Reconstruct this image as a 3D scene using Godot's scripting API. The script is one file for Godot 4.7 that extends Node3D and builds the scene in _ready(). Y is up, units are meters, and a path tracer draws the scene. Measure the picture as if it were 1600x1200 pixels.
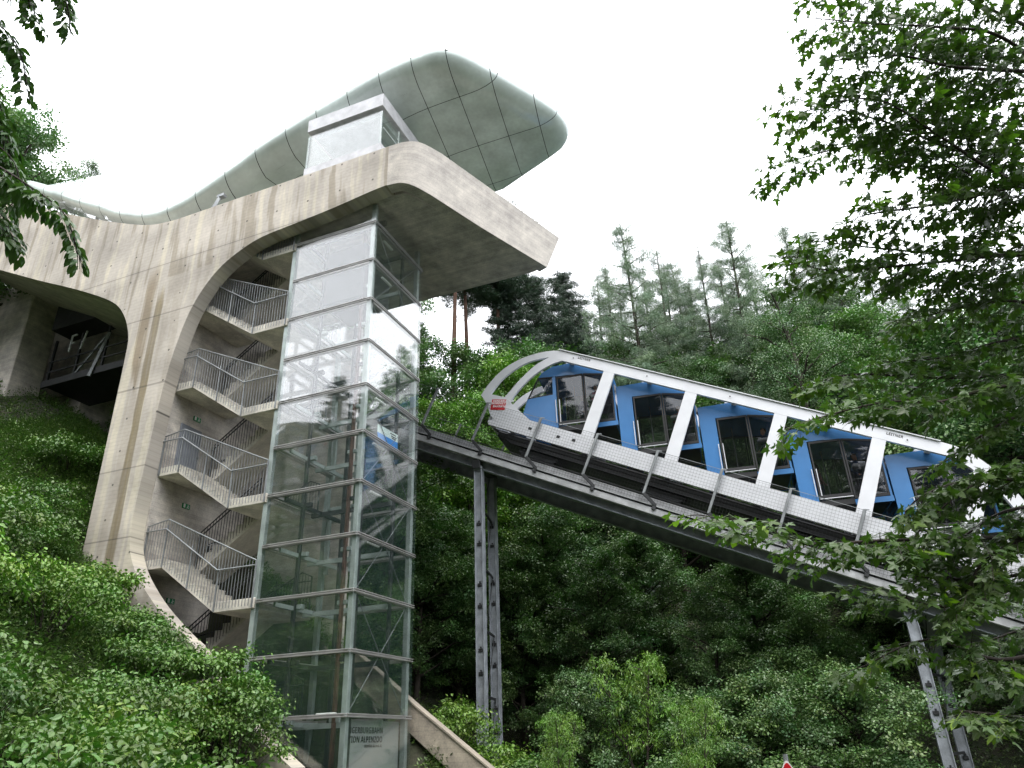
extends Node3D
# Glass lift tower and concrete funicular station on a wooded slope, a blue and white funicular car on its viaduct.

const LX := -14.98     # lift tower: left, right, front, back
const RX := -11.70
const FZ := -17.5
const BZ := -20.8
const WZ := -16.9      # front plane of the concrete wall
const SOF := 19.03     # underside of the deck
const CAM := Vector3(0, 1.6, 0)

var rng := RandomNumberGenerator.new()
var used := {}
var M := {}
var cam: Camera3D

# ---------------------------------------------------------------- mesh building
class MB:
	var v := PackedVector3Array()
	var n := PackedVector3Array()
	var uv := PackedVector2Array()
	var c := PackedColorArray()
	var tint := Color(1, 1, 1)
	func tri(a: Vector3, b: Vector3, d: Vector3, na: Vector3, nb: Vector3, nd: Vector3, ua := Vector2.ZERO, ub := Vector2.ZERO, ud := Vector2.ZERO) -> void:
		# a, b, d run counter-clockwise seen from outside; Godot wants them clockwise
		v.append(a); v.append(d); v.append(b)
		n.append(na); n.append(nd); n.append(nb)
		uv.append(ua); uv.append(ud); uv.append(ub)
		c.append(tint); c.append(tint); c.append(tint)
	func face(p: Array, out: Vector3) -> void:
		var nn: Vector3 = (p[1] - p[0]).cross(p[2] - p[0])
		if nn.length() < 1e-12 and p.size() > 3:
			nn = (p[2] - p[0]).cross(p[3] - p[0])
		if nn.length() < 1e-12:
			return
		nn = nn.normalized()
		var q := p
		if nn.dot(out) < 0.0:
			q = p.duplicate(); q.reverse(); nn = -nn
		for i in range(1, q.size() - 1):
			tri(q[0], q[i], q[i + 1], nn, nn, nn)
	func quad(a: Vector3, b: Vector3, d: Vector3, e: Vector3) -> void:
		var nn := (b - a).cross(e - a).normalized()
		tri(a, b, d, nn, nn, nn, Vector2(0, 0), Vector2(1, 0), Vector2(1, 1))
		tri(a, d, e, nn, nn, nn, Vector2(0, 0), Vector2(1, 1), Vector2(0, 1))
	func squad(p: Array, q: Array) -> void:   # smooth quad: points and normals, counter-clockwise
		tri(p[0], p[1], p[2], q[0], q[1], q[2])
		tri(p[0], p[2], p[3], q[0], q[2], q[3])
	func box(o: Vector3, s: Vector3, b := Basis(), bev := 0.0) -> void:
		var h := s * 0.5
		var k := [Vector3(1, 0, 0), Vector3(0, 1, 0), Vector3(0, 0, 1)]
		var e := minf(bev, minf(h.x, minf(h.y, h.z)) * 0.9)
		for ax in 3:
			var a1 := (ax + 1) % 3
			var a2 := (ax + 2) % 3
			for sg in [-1.0, 1.0]:
				var m: Vector3 = k[ax] * h[ax] * sg
				var p1: Vector3 = k[a1] * (h[a1] - e)
				var p2: Vector3 = k[a2] * (h[a2] - e)
				face([o + b * (m - p1 - p2), o + b * (m + p1 - p2), o + b * (m + p1 + p2), o + b * (m - p1 + p2)], b * (k[ax] * sg))
		if e <= 0.0:
			return
		for ax in 3:
			var a1 := (ax + 1) % 3
			var a2 := (ax + 2) % 3
			var l: Vector3 = k[ax] * (h[ax] - e)
			for s1 in [-1.0, 1.0]:
				for s2 in [-1.0, 1.0]:
					var pa: Vector3 = k[a1] * h[a1] * s1 + k[a2] * (h[a2] - e) * s2
					var pb: Vector3 = k[a1] * (h[a1] - e) * s1 + k[a2] * h[a2] * s2
					face([o + b * (pa - l), o + b * (pa + l), o + b * (pb + l), o + b * (pb - l)], b * (k[a1] * s1 + k[a2] * s2))
		for sx in [-1.0, 1.0]:
			for sy in [-1.0, 1.0]:
				for sz in [-1.0, 1.0]:
					var q := Vector3(h.x * sx, h.y * sy, h.z * sz)
					var w := Vector3(e * sx, e * sy, e * sz)
					face([o + b * (q - Vector3(0, w.y, w.z)), o + b * (q - Vector3(w.x, 0, w.z)), o + b * (q - Vector3(w.x, w.y, 0))], b * Vector3(sx, sy, sz))
	func bar(p: Vector3, q: Vector3, w: float, h: float, up := Vector3.UP, bev := 0.0) -> void:
		var x := (q - p)
		var l := x.length()
		x = x / l
		if absf(x.dot(up)) > 0.99:
			up = Vector3.BACK
		var z := x.cross(up).normalized()
		var y := z.cross(x)
		box((p + q) * 0.5, Vector3(l, h, w), Basis(x, y, z), bev)
	func tube(pts: Array, rad: Array, sides := 6) -> void:
		var rings := []
		var nors := []
		for i in pts.size():
			var d: Vector3 = pts[mini(i + 1, pts.size() - 1)] - pts[maxi(i - 1, 0)]
			d = d.normalized()
			var u := d.cross(Vector3(0.31, 0.2, 0.93)).normalized()
			var w := d.cross(u)
			var r := []
			var nn := []
			for k in sides:
				var a := TAU * k / sides
				var o := u * cos(a) + w * sin(a)
				nn.append(o)
				r.append(pts[i] + o * float(rad[i]))
			rings.append(r)
			nors.append(nn)
		for i in pts.size() - 1:
			for k in sides:
				var j := (k + 1) % sides
				squad([rings[i][k], rings[i][j], rings[i + 1][j], rings[i + 1][k]], [nors[i][k], nors[i][j], nors[i + 1][j], nors[i + 1][k]])
		var last: int = pts.size() - 1
		var dn: Vector3 = (pts[last] - pts[last - 1])
		face(rings[last], dn)
		var d0: Vector3 = (pts[0] - pts[1])
		face(rings[0], d0)
	# polygon in a plane (u along x, v along y of xf), drawn out along xf.basis.z from z0 to z1
	func prism(poly: PackedVector2Array, xf: Transform3D, z0: float, z1: float) -> void:
		var area := 0.0
		for i in poly.size():
			area += poly[i].cross(poly[(i + 1) % poly.size()])
		if area < 0:
			poly = poly.duplicate()
			poly.reverse()
		var t := Geometry2D.triangulate_polygon(poly)
		var nz := xf.basis.z.normalized()
		for i in range(0, t.size(), 3):
			var a := poly[t[i]]
			var b := poly[t[i + 1]]
			var d := poly[t[i + 2]]
			if (b - a).cross(d - a) < 0:
				var s := b
				b = d
				d = s
			tri(xf * Vector3(a.x, a.y, z1), xf * Vector3(b.x, b.y, z1), xf * Vector3(d.x, d.y, z1), nz, nz, nz, a, b, d)
			tri(xf * Vector3(a.x, a.y, z0), xf * Vector3(d.x, d.y, z0), xf * Vector3(b.x, b.y, z0), -nz, -nz, -nz, a, d, b)
		for i in poly.size():
			var a := poly[i]
			var b := poly[(i + 1) % poly.size()]
			var e := (b - a)
			var nn := (xf.basis * Vector3(e.y, -e.x, 0)).normalized()
			var p := [xf * Vector3(a.x, a.y, z0), xf * Vector3(b.x, b.y, z0), xf * Vector3(b.x, b.y, z1), xf * Vector3(a.x, a.y, z1)]
			tri(p[0], p[1], p[2], nn, nn, nn, a, b, b)
			tri(p[0], p[2], p[3], nn, nn, nn, a, b, a)
	func mesh() -> ArrayMesh:
		var arr := []
		arr.resize(Mesh.ARRAY_MAX)
		arr[Mesh.ARRAY_VERTEX] = v
		arr[Mesh.ARRAY_NORMAL] = n
		arr[Mesh.ARRAY_TEX_UV] = uv
		arr[Mesh.ARRAY_COLOR] = c
		var m := ArrayMesh.new()
		m.add_surface_from_arrays(Mesh.PRIMITIVE_TRIANGLES, arr)
		return m

func numbered(called: String) -> String:
	if not used.has(called):
		used[called] = 0
		return called
	used[called] += 1
	return "%s_%03d" % [called, used[called]]

func part(called: String, mb, mat: Material, parent: Node, label := "") -> MeshInstance3D:
	var o := MeshInstance3D.new()
	o.mesh = mb if mb is Mesh else mb.mesh()
	o.material_override = mat
	var nm := called
	var k := 0
	while parent.has_node(nm):
		k += 1
		nm = "%s_%03d" % [called, k]
	o.name = nm
	parent.add_child(o)
	if label:
		o.set_meta("label", label)
	return o

func tag(o: Node, label: String, category: String, group := "") -> void:
	o.set_meta("label", label)
	o.set_meta("category", category)
	if group:
		o.set_meta("group", group)

func thing(called: String, label: String, category: String, at := Vector3.ZERO, group := "") -> Node3D:
	var o := Node3D.new()
	o.name = numbered(called)
	add_child(o)
	o.position = at
	tag(o, label, category, group)
	return o

func sub(called: String, parent: Node, xf := Transform3D()) -> Node3D:
	var o := Node3D.new()
	var nm := called
	var k := 0
	while parent.has_node(nm):
		k += 1
		nm = "%s_%03d" % [called, k]
	o.name = nm
	parent.add_child(o)
	o.transform = xf
	return o

func copy(src: Node3D, label: String, at: Vector3, turn := 0.0, size := Vector3.ONE, group := "") -> Node3D:
	var o: Node3D = src.duplicate()
	var base: String = str(src.name)
	if base.length() > 4 and base[base.length() - 4] == "_" and base.right(3).is_valid_int():
		base = base.left(base.length() - 4)
	o.name = numbered(base)
	add_child(o)
	o.position = at
	o.rotation.y = turn
	o.scale = size
	o.set_meta("label", label)
	if group:
		o.set_meta("group", group)
	elif o.has_meta("group"):
		o.remove_meta("group")
	return o

func P(arr: Array) -> PackedVector2Array:
	return PackedVector2Array(arr)

func lin(r: float, g: float, b: float, a := 1.0) -> Color:
	var c := Color(r, g, b).linear_to_srgb()
	c.a = a
	return c

func mat(called: String, col: Color, rough: float, metal := 0.0) -> StandardMaterial3D:
	var m := StandardMaterial3D.new()
	m.resource_name = called
	m.albedo_color = col
	m.roughness = rough
	m.metallic = metal
	M[called] = m
	return m

# ---------------------------------------------------------------- textures
func noise_bytes(sd: int, freq: float, w: int, h: int, oct := 4) -> PackedByteArray:
	var f := FastNoiseLite.new()
	f.seed = sd
	f.noise_type = FastNoiseLite.TYPE_SIMPLEX_SMOOTH
	f.frequency = freq
	f.fractal_octaves = oct
	var im := f.get_seamless_image(w, h)
	im.convert(Image.FORMAT_L8)
	return im.get_data()

func img_tex(w: int, h: int, d: PackedByteArray) -> ImageTexture:
	return ImageTexture.create_from_image(Image.create_from_data(w, h, false, Image.FORMAT_RGB8, d))

func concrete_tex(w: int, h: int, base: Vector3, boards: float, sd: int) -> ImageTexture:
	# cast concrete: cloudy tone, fine grain, faint board marks
	var a := noise_bytes(sd, 0.006, w, h, 4)
	var b := noise_bytes(sd + 1, 0.09, w, h, 3)
	var k := noise_bytes(sd + 2, 0.02, w, h, 3)
	var d := PackedByteArray()
	d.resize(w * h * 3)
	var rows := []
	var r2 := RandomNumberGenerator.new()
	r2.seed = sd
	for i in 64:
		rows.append(r2.randf_range(-1, 1))
	for y in h:
		var bi := int(float(y) / h * boards)
		var fr := float(y) / h * boards - bi
		var line := -0.10 if fr < 0.07 else 0.0
		var rowt: float = rows[bi % 64] * 0.035 + line
		for x in w:
			var i := y * w + x
			var t := (a[i] / 255.0 - 0.5) * 0.24 + (b[i] / 255.0 - 0.5) * 0.16 + (k[i] / 255.0 - 0.5) * 0.14
			t += rowt if boards > 0 else 0.0
			var s := clampf(1.0 + t, 0.3, 1.5)
			d[i * 3] = int(clampf(base.x * s, 0, 1) * 255)
			d[i * 3 + 1] = int(clampf(base.y * s, 0, 1) * 255)
			d[i * 3 + 2] = int(clampf(base.z * s * (1.0 - t * 0.06), 0, 1) * 255)
	return img_tex(w, h, d)

func wall_tex() -> ImageTexture:
	# the stained front wall: 24 x 24 m, x from -34.5, y down from 27
	var w := 1024
	var a := noise_bytes(11, 0.008, w, w, 4)
	var b := noise_bytes(12, 0.12, w, w, 3)
	var st := FastNoiseLite.new()
	st.seed = 5; st.frequency = 1.0; st.fractal_octaves = 3
	st.noise_type = FastNoiseLite.TYPE_SIMPLEX_SMOOTH
	var st2 := FastNoiseLite.new()
	st2.seed = 9; st2.frequency = 1.0; st2.fractal_octaves = 2
	st2.noise_type = FastNoiseLite.TYPE_SIMPLEX_SMOOTH
	var d := PackedByteArray()
	d.resize(w * w * 3)
	for py in w:
		var y := 27.0 - 24.0 * py / w
		var bi := floorf(y / 0.14)
		var fr := y / 0.14 - bi
		var board := sin(bi * 12.9898) * 0.022 - (0.05 if fr < 0.15 else 0.0)
		var joint := 0.0
		for jy in [18.7, 16.35, 13.43, 10.4, 8.0]:
			if absf(y - jy) < 0.025:
				joint = -0.2
		for px in w:
			var x := -34.5 + 24.0 * px / w
			var i := py * w + px
			var na := a[i] / 255.0 - 0.5
			var t := na * 0.26 + (b[i] / 255.0 - 0.5) * 0.09 + board + joint
			# run-off: long drips with uneven edges
			var wob := na * 0.5
			var drip := st.get_noise_2d(x * 1.5 + wob * 0.5, y * 0.11)
			var fine := st2.get_noise_2d(x * 9.0, y * 0.35)
			var brown := smoothstep(0.08, 0.42, drip + fine * 0.16)
			var pale := smoothstep(0.16, 0.46, -drip + fine * 0.18)
			# the gutter stain that runs down the pillar
			var cx := -20.5 + wob * 0.12 + (y - 10.0) * -0.012
			var e := absf(x - cx) + fine * 0.05
			var band := (1.0 - smoothstep(0.15, 0.22, e)) * (1.0 - smoothstep(16.4, 17.6, y + drip))
			var e2 := absf(x + 21.15 + wob * 0.2) + fine * 0.12
			var band2 := (1.0 - smoothstep(0.1, 0.35, e2)) * smoothstep(13.6, 14.4, y + drip) * (1.0 - smoothstep(17.5, 19.0, y + drip))
			var low := 0.35 if x > -21.9 and y < 18.0 else 1.0
			var r := 0.665 * (1.0 + t) * (1.0 - 0.155 * brown * low + 0.09 * pale)
			var g := 0.637 * (1.0 + t) * (1.0 - 0.17 * brown * low + 0.09 * pale)
			var bl := 0.60 * (1.0 + t) * (1.0 - 0.205 * brown * low + 0.05 * pale)
			var worn := 0.75 + 0.5 * (na + fine * 0.4)
			band = clampf(band * worn, 0, 1)
			r *= 1.0 - 0.36 * band - 0.22 * band2
			g *= 1.0 - 0.40 * band - 0.26 * band2
			bl *= 1.0 - 0.50 * band - 0.33 * band2
			# formwork tie holes
			var hx := fposmod(x, 1.35) - 0.6
			var hy := fposmod(y + 0.3, 1.2) - 0.6
			if hx * hx + hy * hy < 0.0011:
				r *= 0.45; g *= 0.45; bl *= 0.45
			d[i * 3] = int(clampf(r, 0, 1) * 255)
			d[i * 3 + 1] = int(clampf(g, 0, 1) * 255)
			d[i * 3 + 2] = int(clampf(bl, 0, 1) * 255)
	return img_tex(w, w, d)

func soil_tex() -> ImageTexture:
	var w := 512
	var a := noise_bytes(31, 0.012, w, w, 5)
	var b := noise_bytes(32, 0.1, w, w, 3)
	var d := PackedByteArray()
	d.resize(w * w * 3)
	for i in w * w:
		var t := a[i] / 255.0
		var s := 0.6 + 0.8 * (b[i] / 255.0)
		d[i * 3] = int(clampf(lerpf(0.14, 0.21, t) * s, 0, 1) * 255)
		d[i * 3 + 1] = int(clampf(lerpf(0.20, 0.18, t) * s, 0, 1) * 255)
		d[i * 3 + 2] = int(clampf(lerpf(0.10, 0.15, t) * s, 0, 1) * 255)
	return img_tex(w, w, d)

func triplanar(m: StandardMaterial3D, t: Texture2D, per_metre: float) -> void:
	m.albedo_texture = t
	m.albedo_color = Color.WHITE
	m.uv1_triplanar = true
	m.uv1_world_triplanar = true
	m.uv1_scale = Vector3.ONE * per_metre

func grime_tex(sd: int, lo: float, hi: float) -> ImageTexture:
	var w := 256
	var a := noise_bytes(sd, 0.015, w, w, 5)
	var b := noise_bytes(sd + 7, 0.15, w, w, 2)
	var d := PackedByteArray()
	d.resize(w * w * 3)
	for i in w * w:
		var t := clampf(a[i] / 255.0 * 0.75 + b[i] / 255.0 * 0.25, 0, 1)
		var s := int(lerpf(lo, hi, t) * 255)
		d[i * 3] = s; d[i * 3 + 1] = s; d[i * 3 + 2] = s
	return img_tex(w, w, d)

func leaf_mat(called: String, back: Color) -> void:
	var m := mat(called, Color.WHITE, 0.38)
	m.vertex_color_use_as_albedo = true
	m.backlight_enabled = true
	m.backlight = back
	m.metallic_specular = 0.5

func materials() -> void:
	var wall := mat("front_concrete", Color.WHITE, 0.85)
	wall.albedo_texture = wall_tex()
	wall.uv1_scale = Vector3(1 / 24.0, -1 / 24.0, 1)
	wall.uv1_offset = Vector3(34.5 / 24.0, 27.0 / 24.0, 0)
	triplanar(mat("concrete", Color.WHITE, 0.85), concrete_tex(512, 512, Vector3(0.685, 0.66, 0.63), 24.0, 21), 0.3)
	triplanar(mat("weathered_concrete", Color.WHITE, 0.9), concrete_tex(256, 256, Vector3(0.56, 0.525, 0.475), 14.0, 35), 0.6)
	triplanar(mat("stair_concrete", Color.WHITE, 0.85), concrete_tex(256, 256, Vector3(0.74, 0.72, 0.68), 0.0, 28), 0.5)
	triplanar(mat("soil", Color.WHITE, 0.95), soil_tex(), 0.25)
	var g1 := grime_tex(41, 0.78, 1.0)
	var g2 := grime_tex(47, 0.62, 1.0)
	var g3 := grime_tex(51, 0.93, 1.0)
	for d in [["galvanised", lin(0.34, 0.36, 0.37), 0.5, 0.35, g2], ["tower_steel", lin(0.36, 0.42, 0.40), 0.4, 0.2, g1], ["ring_steel", lin(0.42, 0.41, 0.40), 0.35, 0.5, g1],
			["dark_steel", lin(0.035, 0.037, 0.04), 0.5, 0.2, g2], ["black_metal", lin(0.012, 0.012, 0.014), 0.5, 0.0, g2], ["rail_steel", lin(0.10, 0.09, 0.085), 0.45, 0.5, g2],
			["girder_grey", lin(0.40, 0.41, 0.42), 0.55, 0.1, g2], ["edge_grey", lin(0.52, 0.53, 0.54), 0.5, 0.1, g2], ["pylon_grey", lin(0.36, 0.39, 0.43), 0.55, 0.1, g2],
			["white_paint", lin(0.68, 0.69, 0.72), 0.3, 0.0, g3], ["blue_paint", lin(0.055, 0.185, 0.42), 0.25, 0.0, g3], ["seat_grey", lin(0.45, 0.47, 0.5), 0.6, 0.0, g1],
			["rust", lin(0.11, 0.045, 0.03), 0.7, 0.0, g2], ["door_grey", lin(0.22, 0.24, 0.28), 0.5, 0.0, g1], ["panel_white", lin(0.55, 0.55, 0.57), 0.35, 0.0, g1],
			["bark", lin(0.055, 0.042, 0.032), 0.9, 0.0, g2], ["pine_bark", lin(0.14, 0.075, 0.05), 0.9, 0.0, g2]]:
		var m := mat(d[0], d[1], d[2], d[3])
		m.albedo_texture = d[4]
		m.uv1_triplanar = true
		m.uv1_world_triplanar = true
		m.uv1_scale = Vector3.ONE * 0.4
	var roof := mat("roof_shell", lin(0.78, 0.87, 0.83), 0.06)
	roof.albedo_texture = g1
	roof.uv1_triplanar = true
	roof.uv1_world_triplanar = true
	roof.uv1_scale = Vector3.ONE * 0.12
	mat("gap_dark", lin(0.012, 0.014, 0.014), 0.8)
	var gl := mat("tower_glass", lin(0.10, 0.20, 0.17, 0.02), 0.02)
	gl.transparency = BaseMaterial3D.TRANSPARENCY_ALPHA
	var cg := mat("cabin_glass", lin(0.008, 0.009, 0.010, 0.30), 0.02)
	cg.transparency = BaseMaterial3D.TRANSPARENCY_ALPHA
	mat("sign_grey", lin(0.25, 0.275, 0.26), 0.6)
	mat("red_paint", lin(0.50, 0.012, 0.02), 0.4)
	mat("white_print", lin(0.75, 0.75, 0.75), 0.5)
	mat("black_print", lin(0.012, 0.012, 0.013), 0.6)
	mat("banner_blue", lin(0.02, 0.22, 0.62), 0.5)
	mat("banner_pale", lin(0.62, 0.74, 0.70), 0.5)
	mat("exit_green", lin(0.01, 0.20, 0.07), 0.5)
	mat("tube_white", lin(0.75, 0.78, 0.75), 0.4)
	var ps := mat("person_skin", Color.WHITE, 0.7)
	ps.vertex_color_use_as_albedo = true
	leaf_mat("maple_leaf", lin(0.45, 0.62, 0.18))
	leaf_mat("tree_leaf", lin(0.18, 0.34, 0.09))
	leaf_mat("needle", lin(0.08, 0.14, 0.05))

# ---------------------------------------------------------------- terrain
func ramp(t: float, pts: Array) -> float:
	if t <= pts[0][0]:
		return pts[0][1]
	for i in pts.size() - 1:
		if t <= pts[i + 1][0]:
			return lerpf(pts[i][1], pts[i + 1][1], (t - pts[i][0]) / (pts[i + 1][0] - pts[i][0]))
	return pts[pts.size() - 1][1]

func ground_y(x: float, z: float) -> float:
	var foot := ramp(-z, [[-12.0, -17.0], [4.0, -9.6], [10.0, -11.2], [16.9, -12.8], [21.3, -9.4], [26.0, -11.6], [32.0, -13.0], [60.0, -16.0]])
	var d := foot - x
	var y := 0.0
	if d > 0.0:
		y = 0.83 * d if d < 14.0 else 11.6 + 0.62 * (d - 14.0)
		y = minf(y, 34.0)
	y *= ramp(-z, [[-40.0, 0.5], [-10.0, 0.9], [5.0, 1.0], [100.0, 1.0]])
	var b := maxf(0.0, -z - 31.0)
	y += minf(0.78 * b, 26.0) * ramp(x, [[-40.0, 0.5], [-14.0, 1.0], [10.0, 1.0], [34.0, 0.6]])
	y += minf(maxf(0.0, z - 9.0) * 0.76, 30.0)
	if x > -19.5 and x < -11.2 and z < -17.1 and z > -21.2:
		y = minf(y, 0.4)
	return y + 0.25 * sin(x * 0.9 + 1.3) * cos(z * 0.7) * smoothstep(0.3, 2.0, y)

func terrain() -> void:
	var xs := []
	var zs := []
	var x := -120.0
	while x < 110.0:
		xs.append(x)
		x += 0.8 if x > -46.0 and x < 12.0 else 4.0
	var z := -130.0
	while z < 90.0:
		zs.append(z)
		z += 0.8 if z > -48.0 and z < 4.0 else 4.0
	var mb := MB.new()
	var hs := []
	for i in xs.size():
		var col := PackedFloat32Array()
		for j in zs.size():
			col.append(ground_y(xs[i], zs[j]))
		hs.append(col)
	var nrm := func(i: int, j: int) -> Vector3:
		var i0 := maxi(i - 1, 0); var i1 := mini(i + 1, xs.size() - 1)
		var j0 := maxi(j - 1, 0); var j1 := mini(j + 1, zs.size() - 1)
		return Vector3(-(hs[i1][j] - hs[i0][j]) / (xs[i1] - xs[i0]), 1, -(hs[i][j1] - hs[i][j0]) / (zs[j1] - zs[j0])).normalized()
	for i in xs.size() - 1:
		for j in zs.size() - 1:
			var p := []
			var q := []
			for k in [[0, 0], [0, 1], [1, 1], [1, 0]]:
				p.append(Vector3(xs[i + k[0]], hs[i + k[0]][j + k[1]], zs[j + k[1]]))
				q.append(nrm.call(i + k[0], j + k[1]))
			mb.squad(p, q)
	var o := part("ground", mb, M.soil, self)
	o.set_meta("kind", "structure")
	o.set_meta("label", "wooded slope of dark soil rising left and behind the station")

# ---------------------------------------------------------------- concrete station
func arc(c: Vector2, r: float, a0: float, a1: float, n: int) -> Array:
	var o := []
	for i in n + 1:
		var a := deg_to_rad(lerpf(a0, a1, float(i) / n))
		o.append(c + Vector2(cos(a), sin(a)) * r)
	return o

func smooth(pts: Array, n := 5) -> Array:
	var cv := []
	for i in pts.size() - 1:
		var p0 = pts[maxi(i - 1, 0)]
		var p1 = pts[i]
		var p2 = pts[i + 1]
		var p3 = pts[mini(i + 2, pts.size() - 1)]
		for k in n:
			var t := float(k) / n
			cv.append(0.5 * ((2.0 * p1) + (p2 - p0) * t + (2.0 * p0 - 5.0 * p1 + 4.0 * p2 - p3) * t * t + (3.0 * p1 - p0 - 3.0 * p2 + p3) * t * t * t))
	cv.append(pts[pts.size() - 1])
	return cv

func station() -> void:
	var st := thing("station_building", "stained concrete station with cantilevered deck, arched openings and a tall pillar", "station building", Vector3(-19.6, 6, WZ))
	var back := Vector3(19.6, -6, -WZ)
	var top := smooth([Vector2(-34.4, 26.7), Vector2(-32.5, 25.8), Vector2(-29.5, 24.45), Vector2(-26.6, 22.98), Vector2(-23.9, 21.72), Vector2(-22.0, 20.98), Vector2(-20.6, 20.78)])
	top.append(Vector2(-10.95, 20.78))
	var arch_l := smooth([Vector2(-21.7, 8.5), Vector2(-21.72, 12.5), Vector2(-21.74, 14.8), Vector2(-21.84, 15.85), Vector2(-22.4, 16.95), Vector2(-23.3, 17.75), Vector2(-25.4, 18.85), Vector2(-28.0, 20.05), Vector2(-30.8, 21.4), Vector2(-34.4, 23.1)])
	var under := smooth([Vector2(-10.95, 19.03), Vector2(-11.6, 18.98), Vector2(-13.1, 18.78), Vector2(-14.6, 18.64), Vector2(-16.1, 18.5), Vector2(-17.06, 18.18), Vector2(-17.86, 17.7), Vector2(-18.47, 17.03), Vector2(-18.95, 16.15), Vector2(-19.28, 15.0), Vector2(-19.55, 13.3), Vector2(-19.7, 10.5), Vector2(-19.77, 8.3), Vector2(-19.42, 7.12), Vector2(-18.4, 5.94), Vector2(-17.17, 4.94), Vector2(-16.3, 4.3), Vector2(-14.7, 2.65), Vector2(-12.8, 1.35)])
	var poly := []
	poly.append_array(top)
	poly.append_array(under)
	poly.append_array([Vector2(-12.4, -0.5), Vector2(-21.7, -0.5)])
	poly.append_array(arch_l)
	var here := Transform3D(Basis(), back)
	var mb := MB.new()
	mb.prism(P(poly), here, -17.45, WZ)
	part("front_wall", mb, M.front_concrete, st, "board marked wall with brown run-off stains and arched stair opening")
	# the body of the pillar and of the rising beam behind the front wall
	var body := []
	for p in top:
		if p.x < -20.0:
			body.append(p + Vector2(0, -0.06))
	body.append_array([Vector2(-19.95, 20.7), Vector2(-19.9, -0.5), Vector2(-21.62, -0.5)])
	for p in arch_l:
		body.append(p + Vector2(0.03, 0.02))
	mb = MB.new()
	mb.prism(P(body), here, -23.6, -17.45)
	part("pillar_body", mb, M.concrete, st)
	mb = MB.new()                                   # inner lining of the stair well: side wall and back wall
	mb.box(back + Vector3(-19.81, 9.5, -19.1), Vector3(0.18, 19.0, 3.28), Basis(), 0.0)
	part("stair_side_wall", mb, M.concrete, st)
	mb = MB.new()
	mb.box(back + Vector3(-17.45, 8.6, -22.1), Vector3(4.6, 17.2, 0.25))
	part("stair_back_wall", mb, M.concrete, st)
	# deck slab with its oblique right edge
	var plan := [Vector2(-19.9, 17.45), Vector2(-11.1, 17.45)]
	plan.append_array([Vector2(-10.62, 17.5), Vector2(-10.42, 17.75), Vector2(-7.95, 23.6), Vector2(-8.0, 23.8), Vector2(-8.2, 23.86), Vector2(-19.9, 23.86)])
	var flat := Transform3D(Basis(Vector3(1, 0, 0), Vector3(0, 0, -1), Vector3(0, 1, 0)), back)
	mb = MB.new()
	mb.prism(P(plan), flat, SOF, 19.62)
	part("deck_slab", mb, M.concrete, st, "dark underside of the cantilevered viewing deck")
	mb = MB.new()
	mb.prism(P(plan), flat, 19.624, 19.68)
	part("deck_floor", mb, M.stair_concrete, st)
	# parapet that wraps the rounded corner: outer face lofted between a lower and an upper line
	var lowl := smooth([Vector2(-10.95, 16.9), Vector2(-10.45, 16.98), Vector2(-10.12, 17.3), Vector2(-9.8, 17.98)], 5)
	lowl.append_array([Vector2(-8.98, 20.28), Vector2(-7.6, 23.78)])
	var upl := smooth([Vector2(-10.95, 16.9), Vector2(-10.3, 16.95), Vector2(-9.83, 17.22), Vector2(-9.42, 17.98)], 5)
	upl.append_array([Vector2(-8.42, 20.85), Vector2(-7.18, 24.4)])
	mb = MB.new()
	var nn := lowl.size()
	var inw := []
	for i in nn:
		var d: Vector2 = (lowl[mini(i + 1, nn - 1)] - lowl[maxi(i - 1, 0)]).normalized()
		inw.append(Vector2(-d.y, d.x) * 0.42)
	var q := func(p: Vector2, y: float) -> Vector3: return back + Vector3(p.x, y, -p.y)
	for i in nn - 1:
		var n0: Vector2 = -inw[i].normalized()
		var n1: Vector2 = -inw[i + 1].normalized()
		var a0 := Vector3(n0.x, -0.1, -n0.y)
		var a1 := Vector3(n1.x, -0.1, -n1.y)
		var l0: Vector3 = q.call(lowl[i], SOF - 0.02); var l1: Vector3 = q.call(lowl[i + 1], SOF - 0.02)
		var u0: Vector3 = q.call(upl[i], 20.78); var u1: Vector3 = q.call(upl[i + 1], 20.78)
		var li0: Vector3 = q.call(lowl[i] + inw[i], SOF - 0.02); var li1: Vector3 = q.call(lowl[i + 1] + inw[i + 1], SOF - 0.02)
		var ui0: Vector3 = q.call(upl[i] + inw[i] * 0.8, 20.78); var ui1: Vector3 = q.call(upl[i + 1] + inw[i + 1] * 0.8, 20.78)
		mb.squad([l0, l1, u1, u0], [a0, a1, a1, a0])
		mb.face([l0, l1, li1, li0], Vector3.DOWN)
		mb.face([u0, u1, ui1, ui0], Vector3.UP)
		mb.face([li0, li1, ui1, ui0], -a0)
	mb.face([q.call(lowl[nn - 1], SOF - 0.02), q.call(upl[nn - 1], 20.78), q.call(upl[nn - 1] + inw[nn - 1] * 0.8, 20.78), q.call(lowl[nn - 1] + inw[nn - 1], SOF - 0.02)], Vector3(0.3, 0, -1))
	part("deck_parapet", mb, M.concrete, st, "pale board marked parapet round the tip of the deck")
	# second pillar seen through the left arch
	mb = MB.new()
	mb.box(back + Vector3(-35.9, 16.5, -20.8), Vector3(5.6, 14.0, 1.6), Basis(), 0.05)
	part("rear_pillar", mb, M.concrete, st)
	mb = MB.new()
	mb.box(back + Vector3(-33.0, 21.6, -25.6), Vector3(14.0, 5.6, 4.0))
	mb.box(back + Vector3(-36.0, 16.0, -25.6), Vector3(6.0, 12.0, 3.8))
	part("rear_body", mb, M.concrete, st)
	# soffit ducts and steel in the gap round the lift head
	mb = MB.new()
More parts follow.
